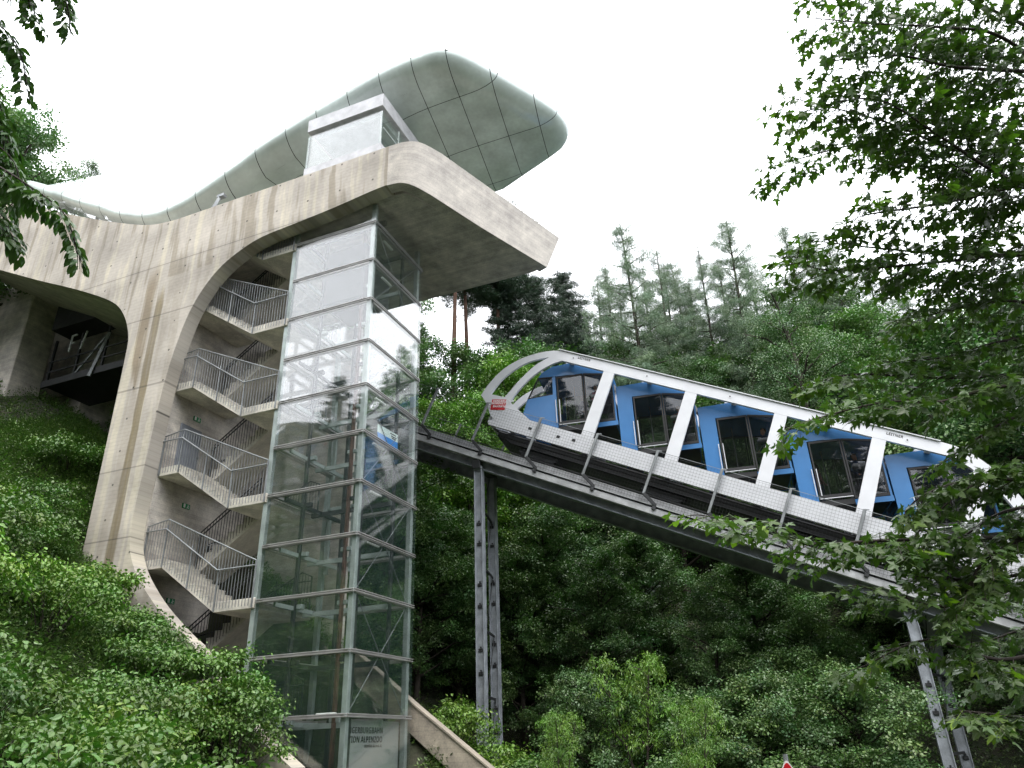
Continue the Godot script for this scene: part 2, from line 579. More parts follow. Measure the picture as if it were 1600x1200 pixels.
	mb.bar(back + Vector3(-15.3, 18.7, -18.3), back + Vector3(-11.8, 18.7, -18.3), 0.12, 0.2)
	part("soffit_beam", mb, M.dark_steel, st)
	# grey door and exit signs on the side wall
	var dr := MB.new()
	dr.box(back + Vector3(-19.69, 11.35, -18.55), Vector3(0.06, 1.95, 0.98), Basis(), 0.01)
	var dp := part("door", dr, M.door_grey, st, "grey steel door on the stair landing")
	mb = MB.new()
	mb.box(back + Vector3(-19.63, 11.3, -18.98), Vector3(0.08, 0.03, 0.12), Basis(), 0.008)
	mb.box(back + Vector3(-19.65, 11.3, -19.0), Vector3(0.03, 0.16, 0.04))
	part("handle", mb, M.galvanised, dp)
	for k in [[12.72, -18.75], [9.5, -18.9], [6.3, -18.9]]:
		mb = MB.new()
		mb.box(back + Vector3(-19.7, k[0], k[1]), Vector3(0.05, 0.17, 0.34), Basis(), 0.01)
		var es := part("exit_sign", mb, M.exit_green, st, "small green running man exit sign")
		mb = MB.new()
		var ex := back + Vector3(-19.672, k[0], k[1])
		mb.box(ex + Vector3(0, 0, 0.1), Vector3(0.006, 0.13, 0.08))
		mb.box(ex + Vector3(0, 0.045, -0.06), Vector3(0.006, 0.03, 0.03))
		mb.bar(ex + Vector3(0, 0.02, -0.06), ex + Vector3(0, -0.03, -0.05), 0.006, 0.03)
		mb.bar(ex + Vector3(0, -0.03, -0.05), ex + Vector3(0, -0.07, -0.1), 0.006, 0.02)
		mb.bar(ex + Vector3(0, -0.03, -0.05), ex + Vector3(0, -0.07, -0.01), 0.006, 0.02)
		mb.bar(ex + Vector3(0, 0.01, -0.06), ex + Vector3(0, 0.0, -0.12), 0.006, 0.02)
		part("pictogram", mb, M.white_print, es)

func stairs() -> void:
	var s := thing("outdoor_staircase", "concrete dogleg staircase with steel railings beside the glass tower", "staircase", Vector3(-17.4, 3, -18.7))
	var o := Vector3(17.4, -3, 18.7)
	var xl := -18.82
	var xr := -16.5
	for k in range(-2, 4):
		var yl := 10.45 + 3.132 * k
		var yr := yl - 1.566
		var fl := yl > 18.0
		# landings
		if not fl:
			var mb := MB.new()
			mb.box(o + Vector3((-19.72 + xl) / 2, yl - 0.15, -18.85), Vector3(xl + 19.72, 0.3, 2.7), Basis(), 0.015)
			part("upper_landing", mb, M.stair_concrete, s)
		var mb2 := MB.new()
		mb2.box(o + Vector3((xr - 15.06) / 2, yr - 0.15, -18.85), Vector3(-15.06 - xr, 0.3, 2.7), Basis(), 0.015)
		part("lower_landing", mb2, M.stair_concrete, s)
		# two flights: the front one falls to the right, the rear one to the left
		for f in 2:
			var z0 := -18.8 if f == 0 else -20.2
			var z1 := -17.5 if f == 0 else -18.9
			var ya := yl if f == 0 else yr - 1.566
			var poly := []
			var n := 8
			for i in n:
				var x0 := lerpf(xl, xr, float(i) / n)
				var x1 := lerpf(xl, xr, float(i + 1) / n)
				var h := ya - (i + (1 if f == 0 else 0)) * 1.566 / n if f == 0 else ya + (i + 1) * 1.566 / n
				poly.append(Vector2(x0, h)); poly.append(Vector2(x1, h))
			if f == 0:
				poly.append(Vector2(xr, ya - 1.566 - 0.3)); poly.append(Vector2(xl, ya - 0.3))
				poly[0] = Vector2(xl, ya - 1.566 / n)
			else:
				poly.append(Vector2(xr, ya + 1.566 - 0.3)); poly.append(Vector2(xl, ya - 0.3))
			var mb := MB.new()
			mb.prism(P(poly), Transform3D(Basis(), o), z0, z1)
			var fp := part("flight", mb, M.stair_concrete, s)
			# nosings: each tread a piece of its own
			for i in n - 1:
				var hx := lerpf(xl, xr, (i + 0.5) / n)
				var hh: float = ya - (i + 1) * 1.566 / n if f == 0 else ya + (i + 1) * 1.566 / n
				var t := MB.new()
				t.box(o + Vector3(hx, hh + 0.018, (z0 + z1) / 2), Vector3(0.30, 0.035, z1 - z0 + 0.02), Basis(), 0.006)
				part("tread", t, M.stair_concrete, fp)
			var rz := -17.47 if f == 0 else -20.16
			railing(s, o, yl if f == 0 else yr - 1.566, yr, rz, fl and f == 0)
			if f == 1:
				railing(s, o, yr - 1.566, yr, -18.86, false, true)

func railing(s: Node3D, o: Vector3, yl: float, yr: float, z: float, cut: bool, inner := false) -> void:
	var ht := 1.12
	var xl := -18.82
	var xr := -16.5
	var pts := []
	if inner:
		pts = [Vector2(xl, yl), Vector2(xr, yr)]
	elif cut:
		pts = [Vector2(-17.0, yr + 0.35), Vector2(xr, yr), Vector2(-15.12, yr)]
	else:
		pts = [Vector2(-19.66, yl), Vector2(xl, yl), Vector2(xr, yr), Vector2(-15.12, yr)]
	var mb := MB.new()
	var tops := []
	for p in pts:
		tops.append(p + Vector2(0, ht))
	if not inner and not cut:      # the top rail runs in one line from landing to landing
		tops[1] += Vector2(0.0, 0.12)
		tops[2] = Vector2(-15.5, yr + ht + 0.12)
		tops[3] = Vector2(-15.12, yr + ht - 0.05)
	var g := func(p: Vector2) -> Vector3: return o + Vector3(p.x, p.y, z)
	var tl := []
	var tr := []
	for p in tops:
		tl.append(g.call(p)); tr.append(0.022)
	mb.tube(tl, tr, 6)
	# balusters, slightly bent back, from the edge of the slab to the top rail
	var x: float = pts[0].x + 0.04
	while x < pts[pts.size() - 1].x - 0.02:
		var yb := 0.0
		var yt := 0.0
		for i in pts.size() - 1:
			if x >= pts[i].x and x <= pts[i + 1].x:
				yb = lerpf(pts[i].y, pts[i + 1].y, (x - pts[i].x) / (pts[i + 1].x - pts[i].x))
		for i in tops.size() - 1:
			if x >= tops[i].x and x <= tops[i + 1].x:
				yt = lerpf(tops[i].y, tops[i + 1].y, (x - tops[i].x) / (tops[i + 1].x - tops[i].x))
		if yt > yb + 0.2:
			mb.bar(g.call(Vector2(x, yb - 0.22)), g.call(Vector2(x, yt)), 0.014, 0.014, Vector3.BACK)
		x += 0.115
	part("railing", mb, M.galvanised if not inner and z > -18.0 else M.dark_steel, s)
	var hr := MB.new()
	var hl := []
	var hrr := []
	for p in pts:
		hl.append(g.call(p + Vector2(0, 0.92)) + Vector3(0, 0, 0.05)); hrr.append(0.024)
	hr.tube(hl, hrr, 6)
	part("handrail", hr, M.galvanised if z > -18.0 else M.dark_steel, s)
	var mid: Vector2 = (pts[pts.size() - 2] + pts[maxi(pts.size() - 3, 0)]) * 0.5
	for p in pts + [mid]:
		var posts := MB.new()
		posts.bar(g.call(p + Vector2(0, -0.28)), g.call(p + Vector2(0, 1.06)), 0.03, 0.05, Vector3.BACK)
		part("railing_post", posts, M.galvanised if not inner and z > -18.0 else M.dark_steel, s)

# ---------------------------------------------------------------- roof
const RH := [[-34.0, 27.2], [-30.0, 25.15], [-26.8, 23.3], [-24.6, 22.08], [-23.0, 21.55], [-21.6, 21.68], [-20.3, 22.2], [-18.7, 23.0], [-17.4, 23.7], [-15.4, 24.4], [-13.5, 24.95], [-11.9, 25.35], [-10.5, 25.45], [-6.0, 25.4]]
const RM := [[-34.0, 1.2], [-26.0, 1.25], [-23.0, 1.25], [-21.6, 1.1], [-20.2, 0.85], [-18.7, 0.55], [-17.0, 0.25], [-15.0, 0.06], [-13.0, 0.0]]

func cubic(t: float, a: Array) -> float:
	var n := a.size()
	if t <= a[0][0]:
		return a[0][1]
	for i in n - 1:
		if t <= a[i + 1][0]:
			var p0: float = a[maxi(i - 1, 0)][1]
			var p1: float = a[i][1]
			var p2: float = a[i + 1][1]
			var p3: float = a[mini(i + 2, n - 1)][1]
			return cubic_interpolate(p1, p2, p0, p3, (t - a[i][0]) / (a[i + 1][0] - a[i][0]))
	return a[n - 1][1]

func roof_h(p: Vector2) -> float:     # p = (x, -z)
	return cubic(p.x, RH) + cubic(p.x, RM) * (p.y - 18.3) * 0.9

func roof_n(p: Vector2) -> Vector3:
	var e := 0.05
	return Vector3(-(roof_h(p + Vector2(e, 0)) - roof_h(p - Vector2(e, 0))) / (2 * e), 1, (roof_h(p + Vector2(0, e)) - roof_h(p - Vector2(0, e))) / (2 * e)).normalized()

func roof() -> void:
	var rf := thing("roof_shell", "sweeping pale green glass roof shell of curved panels above the concrete deck", "roof", Vector3(-17, 22, -21))
	var o := Vector3(17, -22, 21)
	var outline := [Vector2(-34, 17.75), Vector2(-10.6, 17.75)]
	outline.append_array(smooth([Vector2(-10.2, 17.76), Vector2(-9.5, 17.85), Vector2(-8.95, 18.25), Vector2(-8.5, 18.8)], 4))
	outline.append_array(smooth([Vector2(-7.1, 21.1), Vector2(-6.45, 22.3), Vector2(-6.2, 23.1), Vector2(-6.22, 23.9), Vector2(-6.7, 24.6), Vector2(-7.6, 25.05)], 4))
	outline.append_array([Vector2(-10.2, 26.1), Vector2(-34, 26.1)])
	var r := 0.55
	var inset: PackedVector2Array = Geometry2D.offset_polygon(P(outline), -1.0, Geometry2D.JOIN_ROUND)[0]
	var rows := [17.0, 19.8, 22.6, 25.1, 27.5]
	var skew := 0.16
	var x_right := -6.36 + 1.45
	var core := MB.new()
	var th := 2 * r
	var cells := {}
	var shrunk_of := {}
	var cx := func(x: float, z: float) -> Vector2: return Vector2(x - skew * (z - 17.75), z)
	var cell_of := func(p: Vector2) -> Vector2i:
		var row := 0
		while row < 3 and p.y > rows[row + 1]:
			row += 1
		return Vector2i(int(floor((x_right - (p.x + skew * (p.y - 17.75))) / 1.45)), row)
	for i in range(-2, 22):
		var xf := x_right - 1.45 * i
		var xa := xf - 1.45
		for j in rows.size() - 1:
			var cell := P([cx.call(xa, rows[j]), cx.call(xf, rows[j]), cx.call(xf, rows[j + 1]), cx.call(xa, rows[j + 1])])
			var shrunk := Geometry2D.intersect_polygons(Geometry2D.offset_polygon(cell, -0.014)[0], inset)
			var clipped := Geometry2D.intersect_polygons(cell, inset)
			shrunk_of[Vector2i(i, j)] = Geometry2D.offset_polygon(cell, -0.014)[0]
			if shrunk.is_empty():
				continue
			var mb := MB.new()
			cells[Vector2i(i, j)] = mb
			for side in 2:
				for k in 3:
					var x0 := lerpf(xa, xf, k / 3.0)
					var x1 := lerpf(xa, xf, (k + 1) / 3.0)
					var strip := P([cx.call(x0, 16), cx.call(x1, 16), cx.call(x1, 28), cx.call(x0, 28)])
					for g in Geometry2D.intersect_polygons(strip, shrunk[0]):
						sheet(mb, g, o, th * side, side == 1)
					for g in Geometry2D.intersect_polygons(strip, clipped[0]):
						sheet(core, g, o, 0.05 if side == 0 else th - 0.05, side == 1)
	# rounded lip along the edge, each stretch part of the panel that it belongs to
	var n := inset.size()
	var raw := []
	for i in n:
		raw.append(inset[i])
	var area := 0.0
	for i in n:
		area += inset[i].cross(inset[(i + 1) % n])
	if area < 0:
		raw.reverse()
	var pts := []
	for i in n:
		var a: Vector2 = raw[i]
		var b: Vector2 = raw[(i + 1) % n]
		var m := maxi(1, int(a.distance_to(b) / 0.3))
		for k in m:
			pts.append(a.lerp(b, float(k) / m))
	var np := pts.size()
	for i in np:
		var a: Vector2 = pts[i]
		var b: Vector2 = pts[(i + 1) % np]
		if a.distance_to(b) < 0.003:
			continue
		var da: Vector2 = (b - pts[(i + np - 1) % np]).normalized()
		var db: Vector2 = (pts[(i + 2) % np] - a).normalized()
		var na := Vector2(da.y, -da.x)
		var nb := Vector2(db.y, -db.x)
		lip(core, a, b, na, nb, o, r, 0.04)
		# the same stretch in the panels: cut in plan by the joint lines, so that joints run straight over the edge
		var bands := [0.0, 0.3, 0.55, 0.75, 0.88, 0.965, 1.0]
		for k in 6:
			var quad := P([a + na * bands[k], b + nb * bands[k], b + nb * bands[k + 1], a + na * bands[k + 1]])
			var ids := {}
			for q in quad:
				ids[cell_of.call(q)] = true
			for id in ids:
				if not shrunk_of.has(id):
					continue
				for g in Geometry2D.intersect_polygons(quad, shrunk_of[id]):
					if not cells.has(id):
						cells[id] = MB.new()
					for side in 2:
						edge_sheet(cells[id], g, a, b, na, nb, o, r, side == 1)
	for k in cells:
		part("roof_panel", cells[k], M.roof_shell, rf)
	part("dark_joint_core", core, M.gap_dark, rf)
	# slender steel prop under the valley of the roof
	var mb := MB.new()
	mb.bar(o + Vector3(-19.5, 20.6, -17.3), o + Vector3(-19.25, 22.0, -17.6), 0.09, 0.12)
	mb.box(o + Vector3(-19.2, 22.0, -17.62), Vector3(0.35, 0.16, 0.2), Basis(), 0.02)
	part("prop", mb, M.galvanised, rf)

func sheet(mb: MB, g: PackedVector2Array, o: Vector3, up: float, upper: bool) -> void:
	var t := Geometry2D.triangulate_polygon(g)
	for i in range(0, t.size(), 3):
		var p := []
		for k in 3:
			p.append(g[t[i + k]])
		var ccw: bool = (p[1] - p[0]).cross(p[2] - p[0]) > 0     # in (x, -z): seen from above
		if ccw != upper:
			var s = p[1]; p[1] = p[2]; p[2] = s
		var w := []
		var q := []
		for k in 3:
			w.append(o + Vector3(p[k].x, roof_h(p[k]) + up, -p[k].y))
			q.append(roof_n(p[k]) * (1.0 if upper else -1.0))
		mb.tri(w[0], w[1], w[2], q[0], q[1], q[2])

func edge_sheet(mb: MB, g: PackedVector2Array, a: Vector2, b: Vector2, na: Vector2, nb: Vector2, o: Vector3, r: float, upper: bool) -> void:
	var t := Geometry2D.triangulate_polygon(g)
	var ab := b - a
	for i in range(0, t.size(), 3):
		var p := []
		for k in 3:
			p.append(g[t[i + k]])
		var ccw: bool = (p[1] - p[0]).cross(p[2] - p[0]) > 0
		if ccw != upper:
			var s = p[1]; p[1] = p[2]; p[2] = s
		var w := []
		var q := []
		for k in 3:
			var along := clampf((p[k] - a).dot(ab) / ab.length_squared(), 0, 1)
			var foot := a.lerp(b, along)
			var nn := na.lerp(nb, along).normalized()
			var d := clampf((p[k] - foot).dot(nn), 0.0, 1.0)
			var up := sqrt(maxf(0.0, 1.0 - d * d)) * (1.0 if upper else -1.0)
			w.append(o + Vector3(p[k].x, roof_h(foot) + r + r * up, -p[k].y))
			var base := roof_n(foot) * (1.0 if upper else -1.0)
			q.append((base * absf(up) + Vector3(nn.x * d * r, 0, -nn.y * d * r)).normalized())
		mb.tri(w[0], w[1], w[2], q[0], q[1], q[2])

func lip(mb: MB, a: Vector2, b: Vector2, na: Vector2, nb: Vector2, o: Vector3, r: float, inn: float) -> void:
	var seg := 10
	var ya := roof_h(a) + r
	var yb := roof_h(b) + r
	for k in seg:
		var f0 := -PI / 2 + PI * k / seg
		var f1 := -PI / 2 + PI * (k + 1) / seg
		var pt := func(p: Vector2, nn: Vector2, y: float, f: float, rr: float) -> Vector3:
			var e: Vector2 = p + nn * (1.0 - r + rr) * cos(f)
			return o + Vector3(e.x, y + rr * sin(f), -e.y)
		var nr := func(nn: Vector2, f: float) -> Vector3: return Vector3(nn.x * cos(f) * r, sin(f), -nn.y * cos(f) * r).normalized()
		mb.squad([pt.call(a, na, ya, f0, r - inn), pt.call(b, nb, yb, f0, r - inn), pt.call(b, nb, yb, f1, r - inn), pt.call(a, na, ya, f1, r - inn)], [nr.call(na, f0), nr.call(nb, f0), nr.call(nb, f1), nr.call(na, f1)])

# ---------------------------------------------------------------- lift tower
func pane(mb: MB, o: Vector3, a: Vector3, b: Vector3, y0: float, y1: float) -> void:
	var d := (b - a).normalized()
	var nrm := d.cross(Vector3.UP) * 0.012
	var m := (a + b) * 0.5
	mb.box(o + Vector3(m.x, (y0 + y1) / 2, m.z), Vector3(a.distance_to(b), y1 - y0, 0.022), Basis(d, Vector3.UP, -d.cross(Vector3.UP) * -1.0), 0.0)

func tower() -> void:
	var t := thing("lift_tower", "glass lift tower of steel frames and large panes rising through the deck", "lift tower", Vector3(-13.34, 0.4, -19.15))
	var o := Vector3(13.34, -0.4, 19.15)
	var ring := []
	for i in 12:
		ring.append(18.16 - 1.566 * i)
	var cor := [Vector3(LX, 0, FZ), Vector3(RX, 0, FZ), Vector3(RX, 0, BZ), Vector3(LX, 0, BZ)]
	# corner posts: a broad flat inside the glass
	for k in 4:
		var mb := MB.new()
		var c: Vector3 = cor[k]
		var inx := 0.14 if c.x == LX else -0.14
		var inz := -0.14 if c.z == FZ else 0.14
		mb.box(o + Vector3(c.x + inx, 9.7, c.z + inz), Vector3(0.16, 18.6, 0.16), Basis(), 0.01)
		part("corner_post", mb, M.tower_steel, t)
	# ring frames: two thin flats with a shadow gap
	for i in ring.size():
		var y: float = ring[i]
		for k in 4:
			var a: Vector3 = cor[k]
			var b: Vector3 = cor[(k + 1) % 4]
			var mid := (a + b) * 0.5
			var outw := (mid - Vector3(-13.34, 0, -19.15)).normalized()
			var mb := MB.new()
			for s in [0.032, -0.032]:
				mb.bar(o + Vector3(a.x, y + s, a.z) + outw * 0.015, o + Vector3(b.x, y + s, b.z) + outw * 0.015, 0.05, 0.03, Vector3.UP, 0.005)
			mb.bar(o + Vector3(a.x, y, a.z) - outw * 0.14, o + Vector3(b.x, y, b.z) - outw * 0.14, 0.10, 0.08, Vector3.UP, 0.005)
			part("ring_frame", mb, M.ring_steel, t)
	# panes
	var lv := ring.duplicate()
	lv.push_front(SOF - 0.02)
	lv.append(0.42)
	for i in lv.size() - 1:
		for k in 4:
			var a: Vector3 = cor[k]
			var b: Vector3 = cor[(k + 1) % 4]
			var d := (b - a).normalized()
			var mb := MB.new()
			pane(mb, o, a + d * 0.012, b - d * 0.012, lv[i + 1] + 0.05, lv[i] - 0.05)
			if k < 2:      # double glazing in the faces towards the path
				var back := d.cross(Vector3.UP) * -0.05
				pane(mb, o + back, a + d * 0.07, b - d * 0.07, lv[i + 1] + 0.05, lv[i] - 0.05)
			part("glass_pane", mb, M.tower_glass, t)
	# wind bracing rods behind the right and rear faces, each cross two bays high
	for i in range(0, 10, 2):
		for xx in [RX - 0.1]:
			var mb := MB.new()
			var y0: float = ring[i + 2] if i + 2 < ring.size() else 0.5
			var y1: float = ring[i]
			mb.tube([o + Vector3(xx, y1, FZ - 0.2), o + Vector3(xx, y0, BZ + 0.2)], [0.014, 0.014], 5)
			mb.tube([o + Vector3(xx - 0.04, y0, FZ - 0.2), o + Vector3(xx - 0.04, y1, BZ + 0.2)], [0.014, 0.014], 5)
			mb.box(o + Vector3(xx - 0.02, (y0 + y1) / 2, -19.15), Vector3(0.04, 0.1, 0.16), Basis(), 0.01)
			part("wind_brace", mb, M.galvanised, t)
	# lift guides inside
	for g in [[-14.5, -18.6, 0.10, "dark_steel"], [-14.1, -20.2, 0.12, "dark_steel"], [-12.9, -18.7, 0.09, "rust"], [-12.2, -20.2, 0.10, "dark_steel"], [-12.0, -17.95, 0.24, "dark_steel"]]:
		var mb := MB.new()
		mb.box(o + Vector3(g[0], 9.7 if g[2] < 0.2 else 5.0, g[1]), Vector3(g[2], 18.5 if g[2] < 0.2 else 9.2, 0.12), Basis(), 0.01)
		part("guide_rail", mb, M[g[3]], t)
	for i in ring.size() - 1:          # cross beams and brackets that carry the guides
		var mb := MB.new()
		var y: float = ring[i] - 0.1
		mb.bar(o + Vector3(-14.5, y, FZ - 0.2), o + Vector3(-14.5, y, BZ + 0.2), 0.07, 0.12)
		mb.bar(o + Vector3(LX + 0.15, y - 0.05, -19.5), o + Vector3(RX - 0.15, y - 0.05, -19.5), 0.08, 0.14)
		mb.box(o + Vector3(-14.35, y + 0.05, -18.7), Vector3(0.2, 0.14, 0.14), Basis(), 0.01)
		mb.box(o + Vector3(-12.9, y + 0.05, -18.75), Vector3(0.34, 0.12, 0.1), Basis(), 0.01)
		part("guide_bracket", mb, M.dark_steel if i % 3 == 0 else M.tower_steel, t)
		if i % 2 == 0 or i < 5:
			mb = MB.new()
			mb.box(o + Vector3(-12.5, y + 0.16, -17.75), Vector3(0.62, 0.07, 0.09), Basis(), 0.02)
			part("light_tube", mb, M.tube_white, t)
		mb = MB.new()
		mb.box(o + Vector3(-12.05, y + 0.12, -18.9), Vector3(0.09, 0.07, 0.62), Basis(), 0.02)
		part("light_tube", mb, M.tube_white, t)
	# lift car and its white landing frames near the top
	var mb := MB.new()
	mb.box(o + Vector3(-13.6, 17.2, -19.4), Vector3(1.7, 2.3, 1.7), Basis(), 0.03)
	part("lift_car", mb, M.dark_steel, t)
	mb = MB.new()
	for p in [[-13.9, 11.2], [-13.9, 8.0]]:
		mb.box(o + Vector3(p[0], p[1], -20.5), Vector3(0.12, 2.2, 0.1))
		mb.box(o + Vector3(p[0] - 0.95, p[1], -20.5), Vector3(0.12, 2.2, 0.1))
		mb.box(o + Vector3(p[0] - 0.47, p[1] + 1.1, -20.5), Vector3(1.07, 0.12, 0.1))
	part("landing_door_frame", mb, M.tower_steel, t)
	# head room above the deck
	mb = MB.new()
	mb.box(o + Vector3(-13.38, 23.93, -19.2), Vector3(3.42, 0.62, 3.5), Basis(), 0.01)
	part("head_fascia", mb, M.panel_white, t, "white fascia of the glazed lift head")
	mb = MB.new()
	mb.box(o + Vector3(-13.38, 23.5, -19.2), Vector3(2.9, 0.24, 2.96))
	part("head_frame", mb, M.tower_steel, t)
	mb = MB.new()
	mb.box(o + Vector3(-13.38, 21.0, -19.2), Vector3(3.4, 1.55, 3.44), Basis(), 0.01)
	part("head_sill", mb, M.panel_white, t)
	for k in 4:
		var a: Vector3 = cor[k]
		var b: Vector3 = cor[(k + 1) % 4]
		mb = MB.new()
		pane(mb, o, a, b, 21.78, 23.4)
		if k < 2:
			pane(mb, o - (b - a).normalized().cross(Vector3.UP) * 0.05, a.lerp(b, 0.02), b.lerp(a, 0.02), 21.78, 23.4)
		part("head_pane", mb, M.tower_glass, t)
		mb = MB.new()
		mb.box(o + Vector3(a.x + (0.05 if a.x == LX else -0.05), 22.6, a.z + (-0.05 if a.z == FZ else 0.05)), Vector3(0.06, 1.62, 0.06))
		part("head_post", mb, M.tower_steel, t)
	mb = MB.new()
	mb.bar(o + Vector3(-11.68, 22.6, -17.6), o + Vector3(-11.68, 22.6, -20.7), 0.03, 0.06)
	mb.bar(o + Vector3(-11.68, 23.4, -18.7), o + Vector3(-11.68, 21.8, -18.7), 0.03, 0.05, Vector3.BACK)
	mb.bar(o + Vector3(-11.68, 23.4, -19.7), o + Vector3(-11.68, 21.8, -19.7), 0.03, 0.05, Vector3.BACK)
	part("head_mullion", mb, M.tower_steel, t)
	mb = MB.new()                       # white lift door frame inside the head
	mb.box(o + Vector3(-14.3, 22.3, -18.6), Vector3(0.18, 1.1, 0.15), Basis(), 0.01)
	mb.box(o + Vector3(-12.6, 22.3, -18.6), Vector3(0.18, 1.1, 0.15), Basis(), 0.01)
	mb.box(o + Vector3(-13.45, 22.92, -18.6), Vector3(1.9, 0.16, 0.15), Basis(), 0.01)
	part("head_door_frame", mb, M.panel_white, t)
	# lettering on the lowest right-hand pane
	mb = MB.new()
	mb.box(o + Vector3(RX - 0.26, 1.42, -19.1), Vector3(0.04, 1.96, 2.9), Basis(), 0.01)
	part("sign_panel", mb, M.sign_grey, t)
	var y := 2.13
	for l in [["HUNGERBURGBAHN", 0.15, 2.16], ["STATION ALPENZOO", 0.15, 1.94], ["SEEHÖHE 662 m ü. A.", 0.065, 1.78]]:
		var tm := text(l[0], l[1], 0.004)
		var w := tm.get_aabb().size.x
		var tr := Transform3D(Basis(Vector3(0, 0, -1), Vector3.UP, Vector3(1, 0, 0)), o + Vector3(RX - 0.235, l[2], -19.64 + w))
		var ti := part("lettering", tm, M.black_print, t)
		ti.transform = tr
		y -= 0.2

func text(s: String, h: float, depth: float) -> TextMesh:
	var f := SystemFont.new()
	f.font_names = PackedStringArray(["Droid Sans"])
	f.font_weight = 700
	var tm := TextMesh.new()
	tm.font = f
	tm.text = s
	tm.font_size = 64
	tm.pixel_size = h / 46.0
	tm.depth = depth
	tm.curve_step = 4
	tm.horizontal_alignment = HORIZONTAL_ALIGNMENT_LEFT
	return tm

func banner() -> void:
	var b := thing("banner", "small white and blue banner hung inside the right face of the glass tower", "banner", Vector3(-11.85, 10.65, -19.1))
	var mb := MB.new()
	var poly := [Vector2(-0.62, 0.05), Vector2(0.62, 0.05), Vector2(0.62, 0.32), Vector2(-0.62, 0.32)]
	var xf := Transform3D(Basis(Vector3(0, 0.05, -1).normalized(), Vector3.UP, Vector3(1, 0, 0)), Vector3.ZERO)
	mb.prism(P(poly), xf, 0.0, 0.012)
	part("pale_half", mb, M.banner_pale, b)
	mb = MB.new()
	mb.prism(P([Vector2(-0.5, -0.36), Vector2(0.66, -0.36), Vector2(0.62, 0.05), Vector2(-0.62, 0.05)]), xf, 0.0, 0.012)
	part("blue_half", mb, M.banner_blue, b)
	mb = MB.new()
	for r in [[0.24, 0.15, 0.5], [0.16, 0.2, 0.5], [0.10, 0.25, 0.5]]:
		mb.prism(P([Vector2(r[1], r[0] - 0.02), Vector2(r[2], r[0] - 0.02), Vector2(r[2], r[0] + 0.02), Vector2(r[1], r[0] + 0.02)]), xf, 0.012, 0.015)
	part("printed_lines", mb, M.black_print, b)

func parapets() -> void:
	var w := thing("stair_parapet", "sloping weathered concrete parapet descending to the right from the tower foot", "parapet", Vector3(-11.6, 0, -21.2))
	var o := Vector3(11.6, 0, 21.2)
	var mb := MB.new()
	mb.prism(P([Vector2(-14.2, 4.72), Vector2(-13.52, 4.2), Vector2(-11.65, 2.78), Vector2(-9.42, 1.17), Vector2(-7.8, 0.02), Vector2(-9.2, 0.02), Vector2(-10.63, 1.17), Vector2(-11.65, 1.96), Vector2(-14.2, 3.9)]), Transform3D(Basis(), o), -21.25, -21.0)
	part("sloping_wall", mb, M.weathered_concrete, w)
	mb = MB.new()
	mb.prism(P([Vector2(-14.2, 4.78), Vector2(-11.65, 2.84), Vector2(-7.8, 0.08), Vector2(-7.75, 0.0), Vector2(-11.65, 2.782), Vector2(-14.2, 4.722)]), Transform3D(Basis(), o), -21.3, -20.95)
	part("coping", mb, M.weathered_concrete, w)
	mb = MB.new()
	mb.prism(P([Vector2(-14.2, 3.92), Vector2(-11.65, 1.98), Vector2(-10.63, 1.19), Vector2(-9.3, 0.02), Vector2(-14.2, 0.02)]), Transform3D(Basis(), o), -21.6, -21.3)
	part("stair_wall", mb, M.weathered_concrete, w)

func floodlight() -> void:
	var f := thing("steel_platform", "dark steel maintenance platform with railings under the left arch", "platform", Vector3(-30, 18, -22.5))
	var mb := MB.new()
	mb.box(Vector3(1.3, 0.0, 0), Vector3(7.4, 0.22, 2.6))
	mb.box(Vector3(1.3, -0.1, 1.36), Vector3(7.4, 0.34, 0.12))
	part("deck_frame", mb, M.dark_steel, f)
	for k in 5:
		mb = MB.new()
		mb.bar(Vector3(-2.2 + k * 1.75, 0, 1.3), Vector3(-2.2 + k * 1.75, 2.3, 1.3), 0.1, 0.1, Vector3.BACK)
		part("post", mb, M.dark_steel, f)
	mb = MB.new()
	for h in [0.55, 1.1]:
		mb.bar(Vector3(-2.3, h, 1.34), Vector3(4.9, h, 1.34), 0.05, 0.06)
	part("guard_rail", mb, M.dark_steel, f)
	mb = MB.new()
	mb.bar(Vector3(-0.4, 0.1, 1.3), Vector3(1.2, 1.8, 1.3), 0.06, 0.1)
	mb.bar(Vector3(1.35, 1.9, 1.3), Vector3(0.9, -0.4, 1.5), 0.1, 0.14)
	part("brace", mb, M.galvanised, f)
	for x in [-0.9, 3.6]:
		mb = MB.new()
		mb.box(Vector3(x, 1.75, 1.5), Vector3(0.07, 0.9, 0.06))
		mb.box(Vector3(x + 0.16, 2.17, 1.5), Vector3(0.3, 0.06, 0.06))
		mb.box(Vector3(x + 0.14, 1.75, 1.5), Vector3(0.26, 0.06, 0.06))
		mb.box(Vector3(x + 0.85, 1.75, 1.5), Vector3(0.07, 0.95, 0.06), Basis(Vector3.BACK, -0.2))
		part("white_bracket", mb, M.white_paint, f)
	mb = MB.new()
	mb.box(Vector3(1.2, 3.6, 1.0), Vector3(7.2, 1.6, 1.2))
	part("machinery_housing", mb, M.dark_steel, f)

# ---------------------------------------------------------------- track and car: a frame that lies along the incline
const SLOPE := 24.323
func track_frame() -> Transform3D:
	var b := atan2(0.13, 0.9915)
	var t := Vector3(cos(b), 0, -sin(b))
	var n := Vector3(sin(b), 0, cos(b))
	var al := deg_to_rad(SLOPE)
	return Transform3D(Basis(t * cos(al) + Vector3.DOWN * sin(al), t * sin(al) + Vector3.UP * cos(al), n), Vector3(-13.36, 14.6, -25.7))

